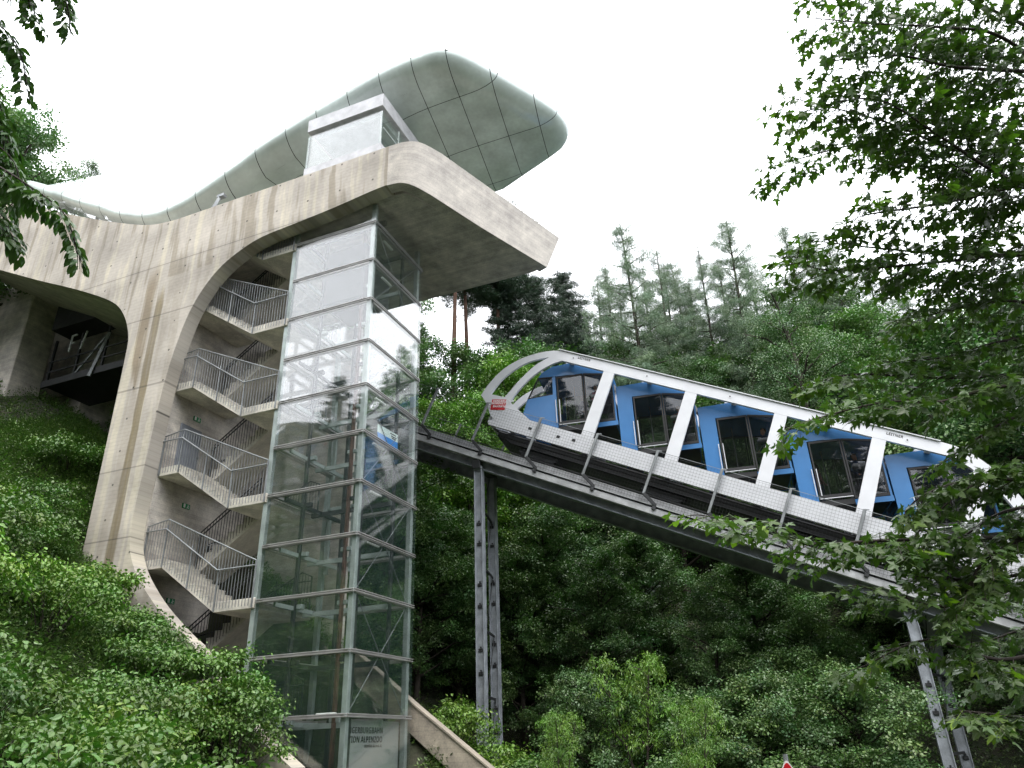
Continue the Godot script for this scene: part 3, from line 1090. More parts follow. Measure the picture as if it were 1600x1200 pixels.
func viaduct() -> void:
	var v := thing("track_viaduct", "inclined grey steel funicular viaduct with rails and mesh side fence", "viaduct")
	v.transform = track_frame()
	var s0 := -9.0
	var s1 := 30.0
	var mb := MB.new()
	for w in [0.0, -3.0]:
		mb.bar(Vector3(s0, -1.42, w), Vector3(s1, -1.42, w), 0.22, 0.26, Vector3.UP, 0.02)
	part("edge_beam", mb, M.edge_grey, v)
	mb = MB.new()
	for w in [-0.35, -2.65]:
		mb.bar(Vector3(s0, -1.58, w), Vector3(s1, -1.58, w), 0.02, 0.5, Vector3.UP)
		for e in [-1.82, -1.34]:
			mb.bar(Vector3(s0, e, w), Vector3(s1, e, w), 0.3, 0.03, Vector3.UP)
	part("main_girder", mb, M.pylon_grey, v)
	mb = MB.new()
	mb.bar(Vector3(s0, -1.26, -1.5), Vector3(s1, -1.26, -1.5), 2.8, 0.06)
	part("track_bed", mb, M.dark_steel, v)
	for i in 32:
		mb = MB.new()
		mb.box(Vector3(s0 + 0.5 + i * 1.2, -1.15, -1.5), Vector3(0.16, 0.14, 2.5), Basis(), 0.01)
		part("sleeper", mb, M.dark_steel, v)
	for w in [-0.75, -2.25]:
		mb = MB.new()
		mb.bar(Vector3(s0, -0.83, w), Vector3(s1, -0.83, w), 0.07, 0.06, Vector3.UP, 0.01)
		mb.bar(Vector3(s0, -0.96, w), Vector3(s1, -0.96, w), 0.025, 0.2)
		mb.bar(Vector3(s0, -1.06, w), Vector3(s1, -1.06, w), 0.15, 0.03)
		part("rail", mb, M.rail_steel, v)
	mb = MB.new()                    # cable tray along the near edge
	mb.bar(Vector3(s0, -0.98, -0.28), Vector3(s1, -0.98, -0.28), 0.22, 0.10)
	mb.bar(Vector3(s0, -0.78, -0.34), Vector3(s1, -0.78, -0.34), 0.05, 0.03)
	part("cable_tray", mb, M.black_metal, v)
	# fence posts with their brackets
	for k in range(-3, 13):
		var s := -0.44 + 2.43 * k
		mb = MB.new()
		mb.bar(Vector3(s, -0.92, 0.2), Vector3(s + 0.02, 0.83, 0.26), 0.10, 0.09, Vector3.BACK, 0.012)
		mb.bar(Vector3(s + 0.02, 0.83, 0.26), Vector3(s + 0.16, 0.86, 0.24), 0.03, 0.03, Vector3.BACK)
		var pp := part("fence_post", mb, M.galvanised, v)
		mb = MB.new()
		mb.bar(Vector3(s, -0.9, 0.2), Vector3(s + 0.55, -1.2, 0.16), 0.10, 0.12, Vector3.UP, 0.01)
		mb.box(Vector3(s + 0.52, -1.28, 0.15), Vector3(0.14, 0.2, 0.1), Basis(), 0.01)
		part("bracket", mb, M.dark_steel, pp)
		mb = MB.new()
		mb.bar(Vector3(s, -1.3, -3.15), Vector3(s, 0.55, -3.2), 0.07, 0.07, Vector3.BACK)
		part("rear_fence_post", mb, M.galvanised, v)
	# wire mesh: upper panel in the plane of the posts, lower one under the brackets
	var wire := MB.new()
	var r := 0.0026
	var q := -0.88
	while q < 0.84:
		wire.bar(Vector3(s0, q, 0.2 + (q + 0.9) * 0.035), Vector3(s1, q, 0.2 + (q + 0.9) * 0.035), r * 2, r * 2)
		q += 0.115
	var s := s0
	while s < s1:
		wire.bar(Vector3(s, -0.9, 0.2), Vector3(s, 0.82, 0.26), r * 2, r * 2, Vector3.BACK)
		wire.bar(Vector3(s, -0.9, 0.2), Vector3(s, -1.28, 0.13), r * 3, r * 3, Vector3.BACK)
		s += 0.115
	for i in 4:
		wire.bar(Vector3(s0, -0.92 - i * 0.1, 0.2 - i * 0.018), Vector3(s1, -0.92 - i * 0.1, 0.2 - i * 0.018), r * 3, r * 3)
	var wm := part("wire_mesh", wire, M.dark_steel, v, "fine wire mesh between the fence posts")
	wm.set_meta("kind", "stuff")
	mb = MB.new()
	mb.bar(Vector3(s0, 0.8, 0.262), Vector3(s1, 0.8, 0.262), 0.014, 0.014)
	mb.bar(Vector3(s0, 0.5, -3.2), Vector3(s1, 0.5, -3.2), 0.02, 0.02)
	part("top_wire", mb, M.galvanised, v)
	mb = MB.new()                     # inclined lower walkway slab that shows as a pale band
	mb.bar(Vector3(s0, -1.22, 0.02), Vector3(s1, -1.22, 0.02), 0.3, 0.04)
	mb.bar(Vector3(s0, -1.05, -0.12), Vector3(s1, -1.05, -0.12), 0.02, 0.30)
	part("walkway_plate", mb, M.girder_grey, v)

func pylon(label: String, x: float, z: float, y1: float, y1b: float, far_x: float) -> void:
	var p := thing("track_support", label, "support", Vector3(x, 0, z), "")
	for f in 2:
		var oz := 0.0 if f == 0 else -2.2
		var ox := 0.0 if f == 0 else far_x
		var h: float = y1 if f == 0 else y1b
		var mb := MB.new()
		for sx in [-0.155, 0.155]:
			mb.box(Vector3(ox + sx, h / 2, oz), Vector3(0.03, h, 0.30), Basis(), 0.006)
		mb.box(Vector3(ox, h / 2, oz + 0.06), Vector3(0.28, h, 0.03))
		mb.box(Vector3(ox, h - 0.1, oz), Vector3(0.4, 0.08, 0.4), Basis(), 0.01)
		var cp := part("column", mb, M.pylon_grey, p)
		mb = MB.new()
		for k in 4:
			for d in [0.0, -0.8]:
				var y: float = h - 2.4 - 2.35 * k + d
				if y > 0.5:
					mb.box(Vector3(ox, y, oz + 0.09), Vector3(0.17, 0.12, 0.05), Basis(), 0.01)
					mb.box(Vector3(ox + 0.02, y + 0.1, oz + 0.1), Vector3(0.05, 0.05, 0.06))
		part("clamp_plate", mb, M.dark_steel, cp)
	var mb := MB.new()
	var y := 1.0
	while y < y1 - 1.2:
		mb.bar(Vector3(0.05, y, -0.2), Vector3(far_x, y, -2.1), 0.06, 0.08)
		mb.tube([Vector3(0.1, y, -0.2), Vector3(far_x, y + 2.2, -2.1)], [0.018, 0.018], 5)
		y += 2.3
	part("cross_brace", mb, M.dark_steel, p)
	mb = MB.new()
	mb.bar(Vector3(0, y1 + 0.02, 0.3), Vector3(far_x, y1b, -2.5), 0.34, 0.34, Vector3.UP, 0.02)
	part("cap_beam", mb, M.dark_steel, p)

func side_frame(mb: MB, z: float) -> void:
	# one outline with holes: cut as rings of polygons laid edge to edge
	var th := 0.13
	var xf := Transform3D(Basis(), Vector3(0, 0, z))
	var outer := smooth([Vector2(1.49, 1.11), Vector2(1.70, 1.91), Vector2(2.03, 2.58), Vector2(2.58, 3.19), Vector2(3.21, 3.62), Vector2(3.8, 3.88), Vector2(4.3, 3.96)], 4)
	var inn := smooth([Vector2(1.88, 1.27), Vector2(2.08, 1.97), Vector2(2.47, 2.62), Vector2(2.99, 3.15), Vector2(3.62, 3.5), Vector2(3.66, 3.52)], 4)
	inn.reverse()
	var a := outer.duplicate()
	a.append(Vector2(4.3, 3.53))
	a.append_array(inn)
	mb.prism(P(a), xf, 0, th)
	# inner rib
	var o2 := smooth([Vector2(3.7, 3.53), Vector2(3.25, 3.01), Vector2(2.85, 2.2), Vector2(2.67, 1.69), Vector2(2.53, 1.30)], 4)
	var i2 := smooth([Vector2(2.84, 1.17), Vector2(2.95, 1.64), Vector2(3.2, 2.27), Vector2(3.53, 2.82), Vector2(3.94, 3.27), Vector2(4.3, 3.53)], 4)
	var b := i2.duplicate()
	b.append_array(o2)
	mb.prism(P(b), xf, 0.002, th - 0.002)
	# chin and lower chord
	mb.prism(P([Vector2(1.49, 1.112), Vector2(1.88, 1.268), Vector2(2.53, 1.30), Vector2(2.84, 1.17), Vector2(3.3, 0.94), Vector2(3.97, 0.64), Vector2(21.2, 0.70), Vector2(22.3, 1.3), Vector2(22.55, 1.1), Vector2(22.1, 0.4), Vector2(21.6, -0.06), Vector2(2.33, -0.02), Vector2(2.25, 0.12), Vector2(2.45, 0.22), Vector2(2.18, 0.46), Vector2(1.9, 0.82)]), xf, -0.002, th + 0.002)
	# upper chord
	var tail := smooth([Vector2(18.3, 4.0), Vector2(19.1, 3.93), Vector2(20.0, 3.55), Vector2(20.9, 2.85), Vector2(21.8, 1.95), Vector2(22.3, 1.3)], 4)
	var tin := smooth([Vector2(21.95, 1.2), Vector2(21.4, 1.8), Vector2(20.5, 2.65), Vector2(19.7, 3.2), Vector2(18.9, 3.55)], 4)
	var u := [Vector2(4.3, 3.53), Vector2(18.9, 3.56)]
	tin.reverse()
	u.append_array(tin)
	tail.reverse()
	u.append_array(tail)
	u.append(Vector2(4.3, 3.97))
	mb.prism(P(u), xf, 0, th)
	# cover strip on top
	mb.bar(Vector3(4.0, 3.98, z + th / 2), Vector3(18.4, 4.01, z + th / 2), 0.26, 0.03)

func car() -> void:
	var c := thing("funicular_car", "white framed funicular car with five blue cabins on the inclined track", "funicular car")
	c.transform = track_frame()
	for w in [-0.02, -3.0]:
		var mb := MB.new()
		side_frame(mb, w)
		part("side_frame", mb, M.white_paint, c, "white rounded truss frame of the car")
		for k in 5:
			mb = MB.new()
			var s := 6.2 + 3.385 * k
			if k == 4:
				s = 19.6
			mb.prism(P([Vector2(s, 0.6), Vector2(s + 0.5, 0.6), Vector2(s + 0.40, 3.6), Vector2(s - 0.06, 3.6)]), Transform3D(Basis(), Vector3(0, 0, w)), -0.004 if k < 4 else 0.004, 0.126)
			part("strut", mb, M.white_paint, c)
	# round bolt plates and maker's name on the upper chord
	for s in [4.72, 7.9, 11.2, 14.5, 17.4]:
		var mb := MB.new()
		mb.tube([Vector3(s, 3.76, 0.1), Vector3(s, 3.76, 0.117)], [0.075, 0.075], 16)
		var bp := part("bolt_plate", mb, M.white_paint, c)
		mb = MB.new()
		mb.tube([Vector3(s, 3.76, 0.1), Vector3(s, 3.76, 0.125)], [0.028, 0.028], 10)
		part("bolt", mb, M.black_metal, bp)
	for s in [4.9, 16.7]:
		var l := part("lettering", text("LEITNER", 0.10, 0.004), M.black_print, c)
		l.position = Vector3(s, 3.83, 0.114)
	# red plate on the chin
	var rp := MB.new()
	rp.prism(P([Vector2(2.16, 0.6), Vector2(2.76, 0.76), Vector2(2.66, 1.22), Vector2(2.06, 1.06)]), Transform3D(), 0.11, 0.125)
	var red := part("red_plate", rp, M.red_paint, c)
	var li := 0
	for s in ["INNSBRUCKER", "NORDKETTEN", "BAHNEN"]:
		var tm := text(s, 0.095, 0.003)
		var l := part("lettering", tm, M.white_print, red)
		l.transform = Transform3D(Basis(Vector3.BACK, 0.26), Vector3(2.12 - li * 0.025 + (0.13 if li == 2 else 0.0), 1.0 - li * 0.115, 0.128))
		li += 1
	# small square sockets on the lower chord
	for p in [Vector2(4.1, 0.30), Vector2(5.35, 0.30), Vector2(6.0, 0.34)]:
		var mb := MB.new()
		mb.box(Vector3(p.x, p.y, 0.112), Vector3(0.14, 0.11, 0.02))
		part("socket", mb, M.black_metal, c)
	# cross members between the two frames, floor tray, bogies
	var mb := MB.new()
	for k in 6:
		var s := 4.6 + 3.385 * k
		if k == 5:
			s = 19.2
		mb.box(Vector3(s, 3.76, -1.5), Vector3(0.2, 0.2, 2.9), Basis(), 0.01)
	for s in [2.3, 3.2, 6.4, 9.8, 13.2, 16.6, 20.0]:
		mb.box(Vector3(s, 0.3, -1.5), Vector3(0.24, 0.4, 2.9), Basis(), 0.01)
	part("cross_member", mb, M.white_paint, c)
	mb = MB.new()
	mb.box(Vector3(12.0, -0.16, -1.5), Vector3(18.6, 0.25, 2.5), Basis(), 0.05)
	mb.prism(P([Vector2(2.4, 0.0), Vector2(21.4, 0.0), Vector2(20.8, -0.4), Vector2(3.4, -0.4)]), Transform3D(), -0.5, -0.3)
	part("under_tray", mb, M.black_metal, c)
	for s in [4.6, 9.8, 14.9, 19.6]:
		mb = MB.new()
		mb.box(Vector3(s, -0.5, -1.5), Vector3(1.7, 0.22, 1.9), Basis(), 0.03)
		mb.prism(P([Vector2(s - 0.9, -0.42), Vector2(s + 0.9, -0.42), Vector2(s + 0.7, -0.66), Vector2(s - 0.7, -0.66)]), Transform3D(), -0.62, -0.56)
		var bg := part("bogie", mb, M.dark_steel, c)
		for d in [-0.55, 0.55]:
			for w in [-0.75, -2.25]:
				mb = MB.new()
				mb.tube([Vector3(s + d, -0.54, w - 0.06), Vector3(s + d, -0.54, w + 0.06)], [0.27, 0.27], 16)
				part("wheel", mb, M.rail_steel, bg)
	for k in 5:
		cabin(c, k)

func cabin(c: Node3D, k: int) -> void:
	var al := deg_to_rad(SLOPE)
	var h := 4.34 + 3.08 * k
	var y := -1.364 - 1.393 * k
	var b := Basis(Vector3.BACK, al)     # level again inside the inclined car
	var org := Vector3(h * cos(al) - y * sin(al), h * sin(al) + y * cos(al), 0)
	var cb := sub("cabin", c, Transform3D(b, org))
	var zn := -0.40
	var zf := -2.62
	var here := Transform3D()
	var mb := MB.new()
	# roof and floor
	var prof := [Vector2(0, 2.36), Vector2(0, 2.86), Vector2(0.06, 2.90), Vector2(1.35, 2.93), Vector2(2.97, 2.24), Vector2(3.0, 2.12), Vector2(2.6, 2.16), Vector2(1.2, 2.36)]
	if k == 0:
		prof = [Vector2(-0.14, 2.40), Vector2(0.02, 2.62), Vector2(0.5, 2.86), Vector2(1.24, 2.90), Vector2(2.97, 2.24), Vector2(3.0, 2.12), Vector2(2.6, 2.16), Vector2(1.2, 2.36), Vector2(0.45, 2.38)]
	mb.prism(P(prof), here, zf, zn)
	part("roof_cap", mb, M.blue_paint, cb)
	mb = MB.new()
	mb.box(Vector3(1.5, -0.02, (zn + zf) / 2), Vector3(3.0, 0.2, zn - zf - 0.06))
	part("floor", mb, M.black_metal, cb)
	for f in 2:
		var z: float = zn if f == 0 else zf + 0.06
		var e := 0.0 if f == 0 else -0.0
		mb = MB.new()
		if k == 0:
			mb.prism(P([Vector2(0.0, -0.12), Vector2(0.60, -0.12), Vector2(0.60, 2.36), Vector2(0.47, 2.36), Vector2(0.45, 1.56), Vector2(-0.62, 1.50), Vector2(-0.86, 0.80), Vector2(-0.80, 0.35), Vector2(-0.5, -0.05)]), here, z - 0.06, z - e)
			part("side_panel", mb, M.blue_paint, cb)
			mb = MB.new()
			mb.prism(P([Vector2(-0.60, 1.52), Vector2(0.45, 1.58), Vector2(0.47, 2.36), Vector2(-0.12, 2.40)]), here, z - 0.045, z - 0.025)
			part("nose_window", mb, M.cabin_glass, cb)
			mb = MB.new()
			mb.bar(Vector3(-0.62, 1.5, z - 0.03), Vector3(-0.13, 2.42, z - 0.03), 0.06, 0.05)
			mb.bar(Vector3(-0.62, 1.52, z - 0.03), Vector3(0.45, 1.58, z - 0.03), 0.062, 0.05)
			mb.bar(Vector3(-0.13, 2.4, z - 0.03), Vector3(0.47, 2.37, z - 0.03), 0.062, 0.05)
			part("nose_window_frame", mb, M.black_metal, cb)
		else:
			mb.prism(P([Vector2(0, -0.16), Vector2(0.60, -0.16), Vector2(0.60, 2.36), Vector2(0, 2.36)]), here, z - 0.06, z)
			part("side_panel", mb, M.blue_paint, cb)
		mb = MB.new()
		mb.prism(P([Vector2(1.78, -0.16), Vector2(3.04, -0.16), Vector2(3.04, 0.03), Vector2(1.78, 0.03)]), here, z - 0.06, z + 0.004)
		mb.prism(P([Vector2(2.95, 0.03), Vector2(3.02, 0.03), Vector2(3.0, 2.2), Vector2(2.95, 2.22)]), here, z - 0.06, z + 0.003)
		part("sill_panel", mb, M.blue_paint, cb)
		# door leaf and window beside it
		for d in [[0.64, 1.76, 0.2, 2.33, 2.33, "door"], [1.78, 2.94, 0.06, 2.33, 2.14, "window"]]:
			var x0: float = d[0]; var x1: float = d[1]; var y0: float = d[2]; var ya: float = d[3]; var yb: float = d[4]
			mb = MB.new()
			mb.bar(Vector3(x0 + 0.03, y0, z - 0.02), Vector3(x0 + 0.03, ya, z - 0.02), 0.05, 0.07, Vector3.BACK)
			mb.bar(Vector3(x1 - 0.03, y0, z - 0.02), Vector3(x1 - 0.03, yb, z - 0.02), 0.05, 0.07, Vector3.BACK)
			mb.bar(Vector3(x0, y0 + 0.04, z - 0.02), Vector3(x1, y0 + 0.04, z - 0.02), 0.052, 0.1)
			mb.bar(Vector3(x0, ya - 0.03, z - 0.02), Vector3(x1, yb - 0.03, z - 0.02), 0.052, 0.08)
			part(d[5] + "_frame", mb, M.black_metal, cb)
			mb = MB.new()
			mb.prism(P([Vector2(x0 + 0.05, y0 + 0.06), Vector2(x1 - 0.05, y0 + 0.06), Vector2(x1 - 0.05, yb - 0.05), Vector2(x0 + 0.05, ya - 0.05)]), here, z - 0.03, z - 0.012)
			part(d[5] + "_pane", mb, M.cabin_glass, cb)
		mb = MB.new()
		mb.box(Vector3(1.2, 0.15, z + 0.012), Vector3(1.12, 0.03, 0.05), Basis(), 0.008)
		part("door_sill", mb, M.white_paint, cb)
		for x in [0.56, 0.72]:
			mb = MB.new()
			var zz := z + 0.045 if f == 0 else z - 0.105
			mb.bar(Vector3(x, 0.25, zz), Vector3(x, 1.28, zz), 0.03, 0.035, Vector3.BACK, 0.008)
			part("grab_handle", mb, M.white_paint, cb)
	# end walls with a window each
	for x in [0.03, 2.97]:
		if k == 0 and x < 1.0:
			mb = MB.new()
			for g in [[Vector2(-0.5, -0.05), Vector2(-0.86, 0.8)], [Vector2(-0.86, 0.8), Vector2(-0.62, 1.5)]]:
				var p: Vector2 = g[0]; var q: Vector2 = g[1]
				mb.bar(Vector3((p.x + q.x) / 2, (p.y + q.y) / 2, zf), Vector3((p.x + q.x) / 2, (p.y + q.y) / 2, zn), p.distance_to(q), 0.04, Vector3(q.y - p.y, p.x - q.x, 0))
			part("nose_panel", mb, M.blue_paint, cb)
			continue
		mb = MB.new()
		var top := 2.34 if x < 1.0 else 2.1
		mb.box(Vector3(x, 0.4, (zn + zf) / 2), Vector3(0.05, 1.1, zn - zf - 0.13))
		mb.box(Vector3(x, top - 0.1, (zn + zf) / 2), Vector3(0.05, 0.2, zn - zf - 0.13))
		part("end_wall", mb, M.blue_paint, cb)
		mb = MB.new()
		mb.box(Vector3(x, (0.95 + top - 0.2) / 2, (zn + zf) / 2), Vector3(0.02, top - 1.15, zn - zf - 0.13))
		part("end_pane", mb, M.cabin_glass, cb)
	# seat shelf and rails seen through the panes
	mb = MB.new()
	mb.box(Vector3(2.45, 1.32, -1.5), Vector3(0.9, 0.16, 1.9), Basis(), 0.05)
	part("seat_back", mb, M.seat_grey, cb)
	mb = MB.new()
	mb.bar(Vector3(1.8, 0.8, zn - 0.14), Vector3(2.9, 0.8, zn - 0.14), 0.03, 0.03)
	mb.bar(Vector3(1.2, 0.1, -1.5), Vector3(1.2, 2.3, -1.5), 0.04, 0.04, Vector3.BACK)
	part("hand_rail", mb, M.galvanised, cb)
	mb = MB.new()                   # link between cabin and frame above
	mb.box(Vector3(1.3, 2.98, -1.5), Vector3(0.5, 0.16, 1.8), Basis(), 0.02)
	mb.bar(Vector3(0.1, 2.6, zn - 0.3), Vector3(-0.12, 3.1, zn - 0.3), 0.2, 0.12)
	part("hanger", mb, M.seat_grey, cb)

# ---------------------------------------------------------------- people
func passenger_mesh(seated: bool, shirt: Color, pants: Color, hair: Color) -> MB:
	var skin := Color(0.48, 0.27, 0.19)
	var bones := []       # a, b, ra, rb, colour
	var hip := 0.92 if not seated else 0.52
	var add := func(a: Vector3, b: Vector3, ra: float, rb: float, col: Color) -> void: bones.append([a, b, ra, rb, col])
	add.call(Vector3(0, hip, 0), Vector3(0, hip + 0.28, 0.01), 0.15, 0.145, shirt)
	add.call(Vector3(0, hip + 0.28, 0.01), Vector3(0, hip + 0.5, 0), 0.15, 0.12, shirt)
	add.call(Vector3(0, hip + 0.52, 0), Vector3(0, hip + 0.64, 0.02), 0.055, 0.05, skin)
	add.call(Vector3(0, hip + 0.70, 0.03), Vector3(0, hip + 0.79, 0.0), 0.075, 0.09, skin)
	add.call(Vector3(0, hip + 0.68, 0.115), Vector3(0, hip + 0.71, 0.125), 0.012, 0.010, skin)
	add.call(Vector3(0, hip + 0.80, -0.03), Vector3(0, hip + 0.83, 0.0), 0.092, 0.09, hair)
	for s in [-1.0, 1.0]:
		add.call(Vector3(0.19 * s, hip + 0.47, 0), Vector3(0.25 * s, hip + 0.2, -0.02), 0.055, 0.045, shirt)
		add.call(Vector3(0.25 * s, hip + 0.2, -0.02), Vector3(0.20 * s, hip + 0.02, 0.16), 0.043, 0.033, shirt)
		add.call(Vector3(0.20 * s, hip + 0.02, 0.16), Vector3(0.18 * s, hip - 0.01, 0.25), 0.032, 0.022, skin)
		if seated:
			add.call(Vector3(0.09 * s, hip, 0.02), Vector3(0.12 * s, hip + 0.0, 0.42), 0.085, 0.062, pants)
			add.call(Vector3(0.12 * s, hip, 0.42), Vector3(0.12 * s, 0.09, 0.42), 0.058, 0.042, pants)
			add.call(Vector3(0.12 * s, 0.05, 0.38), Vector3(0.13 * s, 0.04, 0.58), 0.045, 0.035, Color(0.03, 0.03, 0.03))
		else:
			add.call(Vector3(0.09 * s, hip, 0), Vector3(0.11 * s, 0.5, 0.02), 0.088, 0.062, pants)
			add.call(Vector3(0.11 * s, 0.5, 0.02), Vector3(0.11 * s, 0.09, -0.02), 0.06, 0.042, pants)
			add.call(Vector3(0.11 * s, 0.05, -0.04), Vector3(0.13 * s, 0.04, 0.16), 0.045, 0.035, Color(0.03, 0.03, 0.03))
	return nets(bones, 0.028, Vector3(-0.4, -0.06, -0.26), Vector3(0.4, hip + 1.02, 0.7 if seated else 0.36))

func nets(bones: Array, cell: float, lo: Vector3, hi: Vector3) -> MB:
	var nx := int((hi.x - lo.x) / cell) + 2
	var ny := int((hi.y - lo.y) / cell) + 2
	var nz := int((hi.z - lo.z) / cell) + 2
	var f := PackedFloat32Array()
	f.resize(nx * ny * nz)
	f.fill(1.0)
	for bn in bones:
		var a: Vector3 = bn[0]; var b: Vector3 = bn[1]
		var ra: float = bn[2]; var rb: float = bn[3]
		var m := maxf(ra, rb) + cell * 3.0
		var l := (a.min(b) - Vector3.ONE * m - lo) / cell
		var h := (a.max(b) + Vector3.ONE * m - lo) / cell
		var ab := b - a
		var dd := maxf(ab.length_squared(), 1e-9)
		for i in range(maxi(0, int(l.x)), mini(nx, int(h.x) + 1)):
			for j in range(maxi(0, int(l.y)), mini(ny, int(h.y) + 1)):
				for k in range(maxi(0, int(l.z)), mini(nz, int(h.z) + 1)):
					var p := lo + Vector3(i, j, k) * cell
					var t := clampf((p - a).dot(ab) / dd, 0, 1)
					var d := p.distance_to(a + ab * t) - lerpf(ra, rb, t)
					var id := (i * ny + j) * nz + k
					var o := f[id]
					var hh := clampf(0.5 + 0.5 * (o - d) / 0.03, 0, 1)
					f[id] = lerpf(o, d, hh) - 0.03 * hh * (1.0 - hh)
	var vid := {}
	var pts := PackedVector3Array()
	for i in nx - 1:
		for j in ny - 1:
			for k in nz - 1:
				var id := (i * ny + j) * nz + k
				var sg := 0
				var acc := Vector3.ZERO
				var cnt := 0
				var cs := []
				for q in 8:
					cs.append(f[id + ((q & 1) * ny + ((q >> 1) & 1)) * nz + ((q >> 2) & 1)])
					if cs[q] < 0:
						sg += 1
				if sg == 0 or sg == 8:
					continue
				for e in [[0, 1], [2, 3], [4, 5], [6, 7], [0, 2], [1, 3], [4, 6], [5, 7], [0, 4], [1, 5], [2, 6], [3, 7]]:
					var u: float = cs[e[0]]; var w: float = cs[e[1]]
					if (u < 0) != (w < 0):
						var t := u / (u - w)
						var p0 := Vector3(e[0] & 1, (e[0] >> 1) & 1, (e[0] >> 2) & 1)
						var p1 := Vector3(e[1] & 1, (e[1] >> 1) & 1, (e[1] >> 2) & 1)
						acc += p0.lerp(p1, t)
						cnt += 1
				vid[id] = pts.size()
				pts.append(lo + (Vector3(i, j, k) + acc / cnt) * cell)
	var grad := func(p: Vector3) -> Vector3:
		var g := ((p - lo) / cell).round()
		var i := clampi(int(g.x), 1, nx - 2); var j := clampi(int(g.y), 1, ny - 2); var k := clampi(int(g.z), 1, nz - 2)
		var id := (i * ny + j) * nz + k
		return Vector3(f[id + ny * nz] - f[id - ny * nz], f[id + nz] - f[id - nz], f[id + 1] - f[id - 1]).normalized()
	var mb := MB.new()
	var cols := []
	var nors := []
	for p in pts:
		var best := 9.0
		var col := Color.WHITE
		for bn in bones:
			var ab: Vector3 = bn[1] - bn[0]
			var t := clampf((p - bn[0]).dot(ab) / maxf(ab.length_squared(), 1e-9), 0, 1)
			var d: float = p.distance_to(bn[0] + ab * t) - lerpf(bn[2], bn[3], t)
			if d < best:
				best = d; col = bn[4]
		cols.append(col)
		nors.append(grad.call(p))
	var st := [ny * nz, nz, 1]
	for id in vid:
		var here: int = id
		for ax in 3:
			var a1: int = st[(ax + 1) % 3]
			var a2: int = st[(ax + 2) % 3]
			var nb: int = here + st[ax]
			if nb >= f.size() or (f[here] < 0) == (f[nb] < 0):
				continue
			if not (vid.has(here - a1) and vid.has(here - a2) and vid.has(here - a1 - a2)):
				continue
			var q := [vid[here - a1 - a2], vid[here - a2], vid[here], vid[here - a1]]
			if f[here] > 0:
				q.reverse()
			for tr in [[0, 1, 2], [0, 2, 3]]:
				mb.tint = cols[q[tr[0]]]
				mb.tri(pts[q[tr[0]]], pts[q[tr[1]]], pts[q[tr[2]]], nors[q[tr[0]]], nors[q[tr[1]]], nors[q[tr[2]]])
	return mb

func passengers() -> void:
	var a := passenger_mesh(false, Color(0.03, 0.05, 0.12), Color(0.02, 0.02, 0.03), Color(0.04, 0.02, 0.01)).mesh()
	var b := passenger_mesh(false, Color(0.35, 0.10, 0.16), Color(0.05, 0.06, 0.10), Color(0.10, 0.06, 0.03)).mesh()
	var al := deg_to_rad(SLOPE)
	var tf := track_frame()
	for p in [[0, 2.2, -0.85, b, 1.2, "person in a pink top standing by the window of the topmost cabin"], [0, 1.5, -1.6, a, -0.4, "person in dark clothes standing behind the door of the topmost cabin"],
			[1, 2.35, -0.9, b, 0.6, "person in a reddish top standing by the window of the second cabin"], [2, 2.3, -0.9, a, -1.0, "person in a dark jacket standing by the window of the middle cabin"],
			[3, 2.2, -1.0, a, 0.9, "person in a dark jacket standing by the window of the fourth cabin"], [3, 0.95, -1.8, b, 2.0, "person in a reddish top standing behind the door of the fourth cabin"]]:
		var h: float = 4.34 + 3.08 * p[0] + p[1]
		var y: float = -1.364 - 1.393 * p[0] + 0.08
		var o := part("x", p[3], M.person_skin, self)
		o.name = numbered("person")
		o.position = tf * Vector3(h * cos(al) - y * sin(al), h * sin(al) + y * cos(al), p[2])
		o.rotation.y = p[4]
		tag(o, p[5], "person", "passengers in the funicular car")

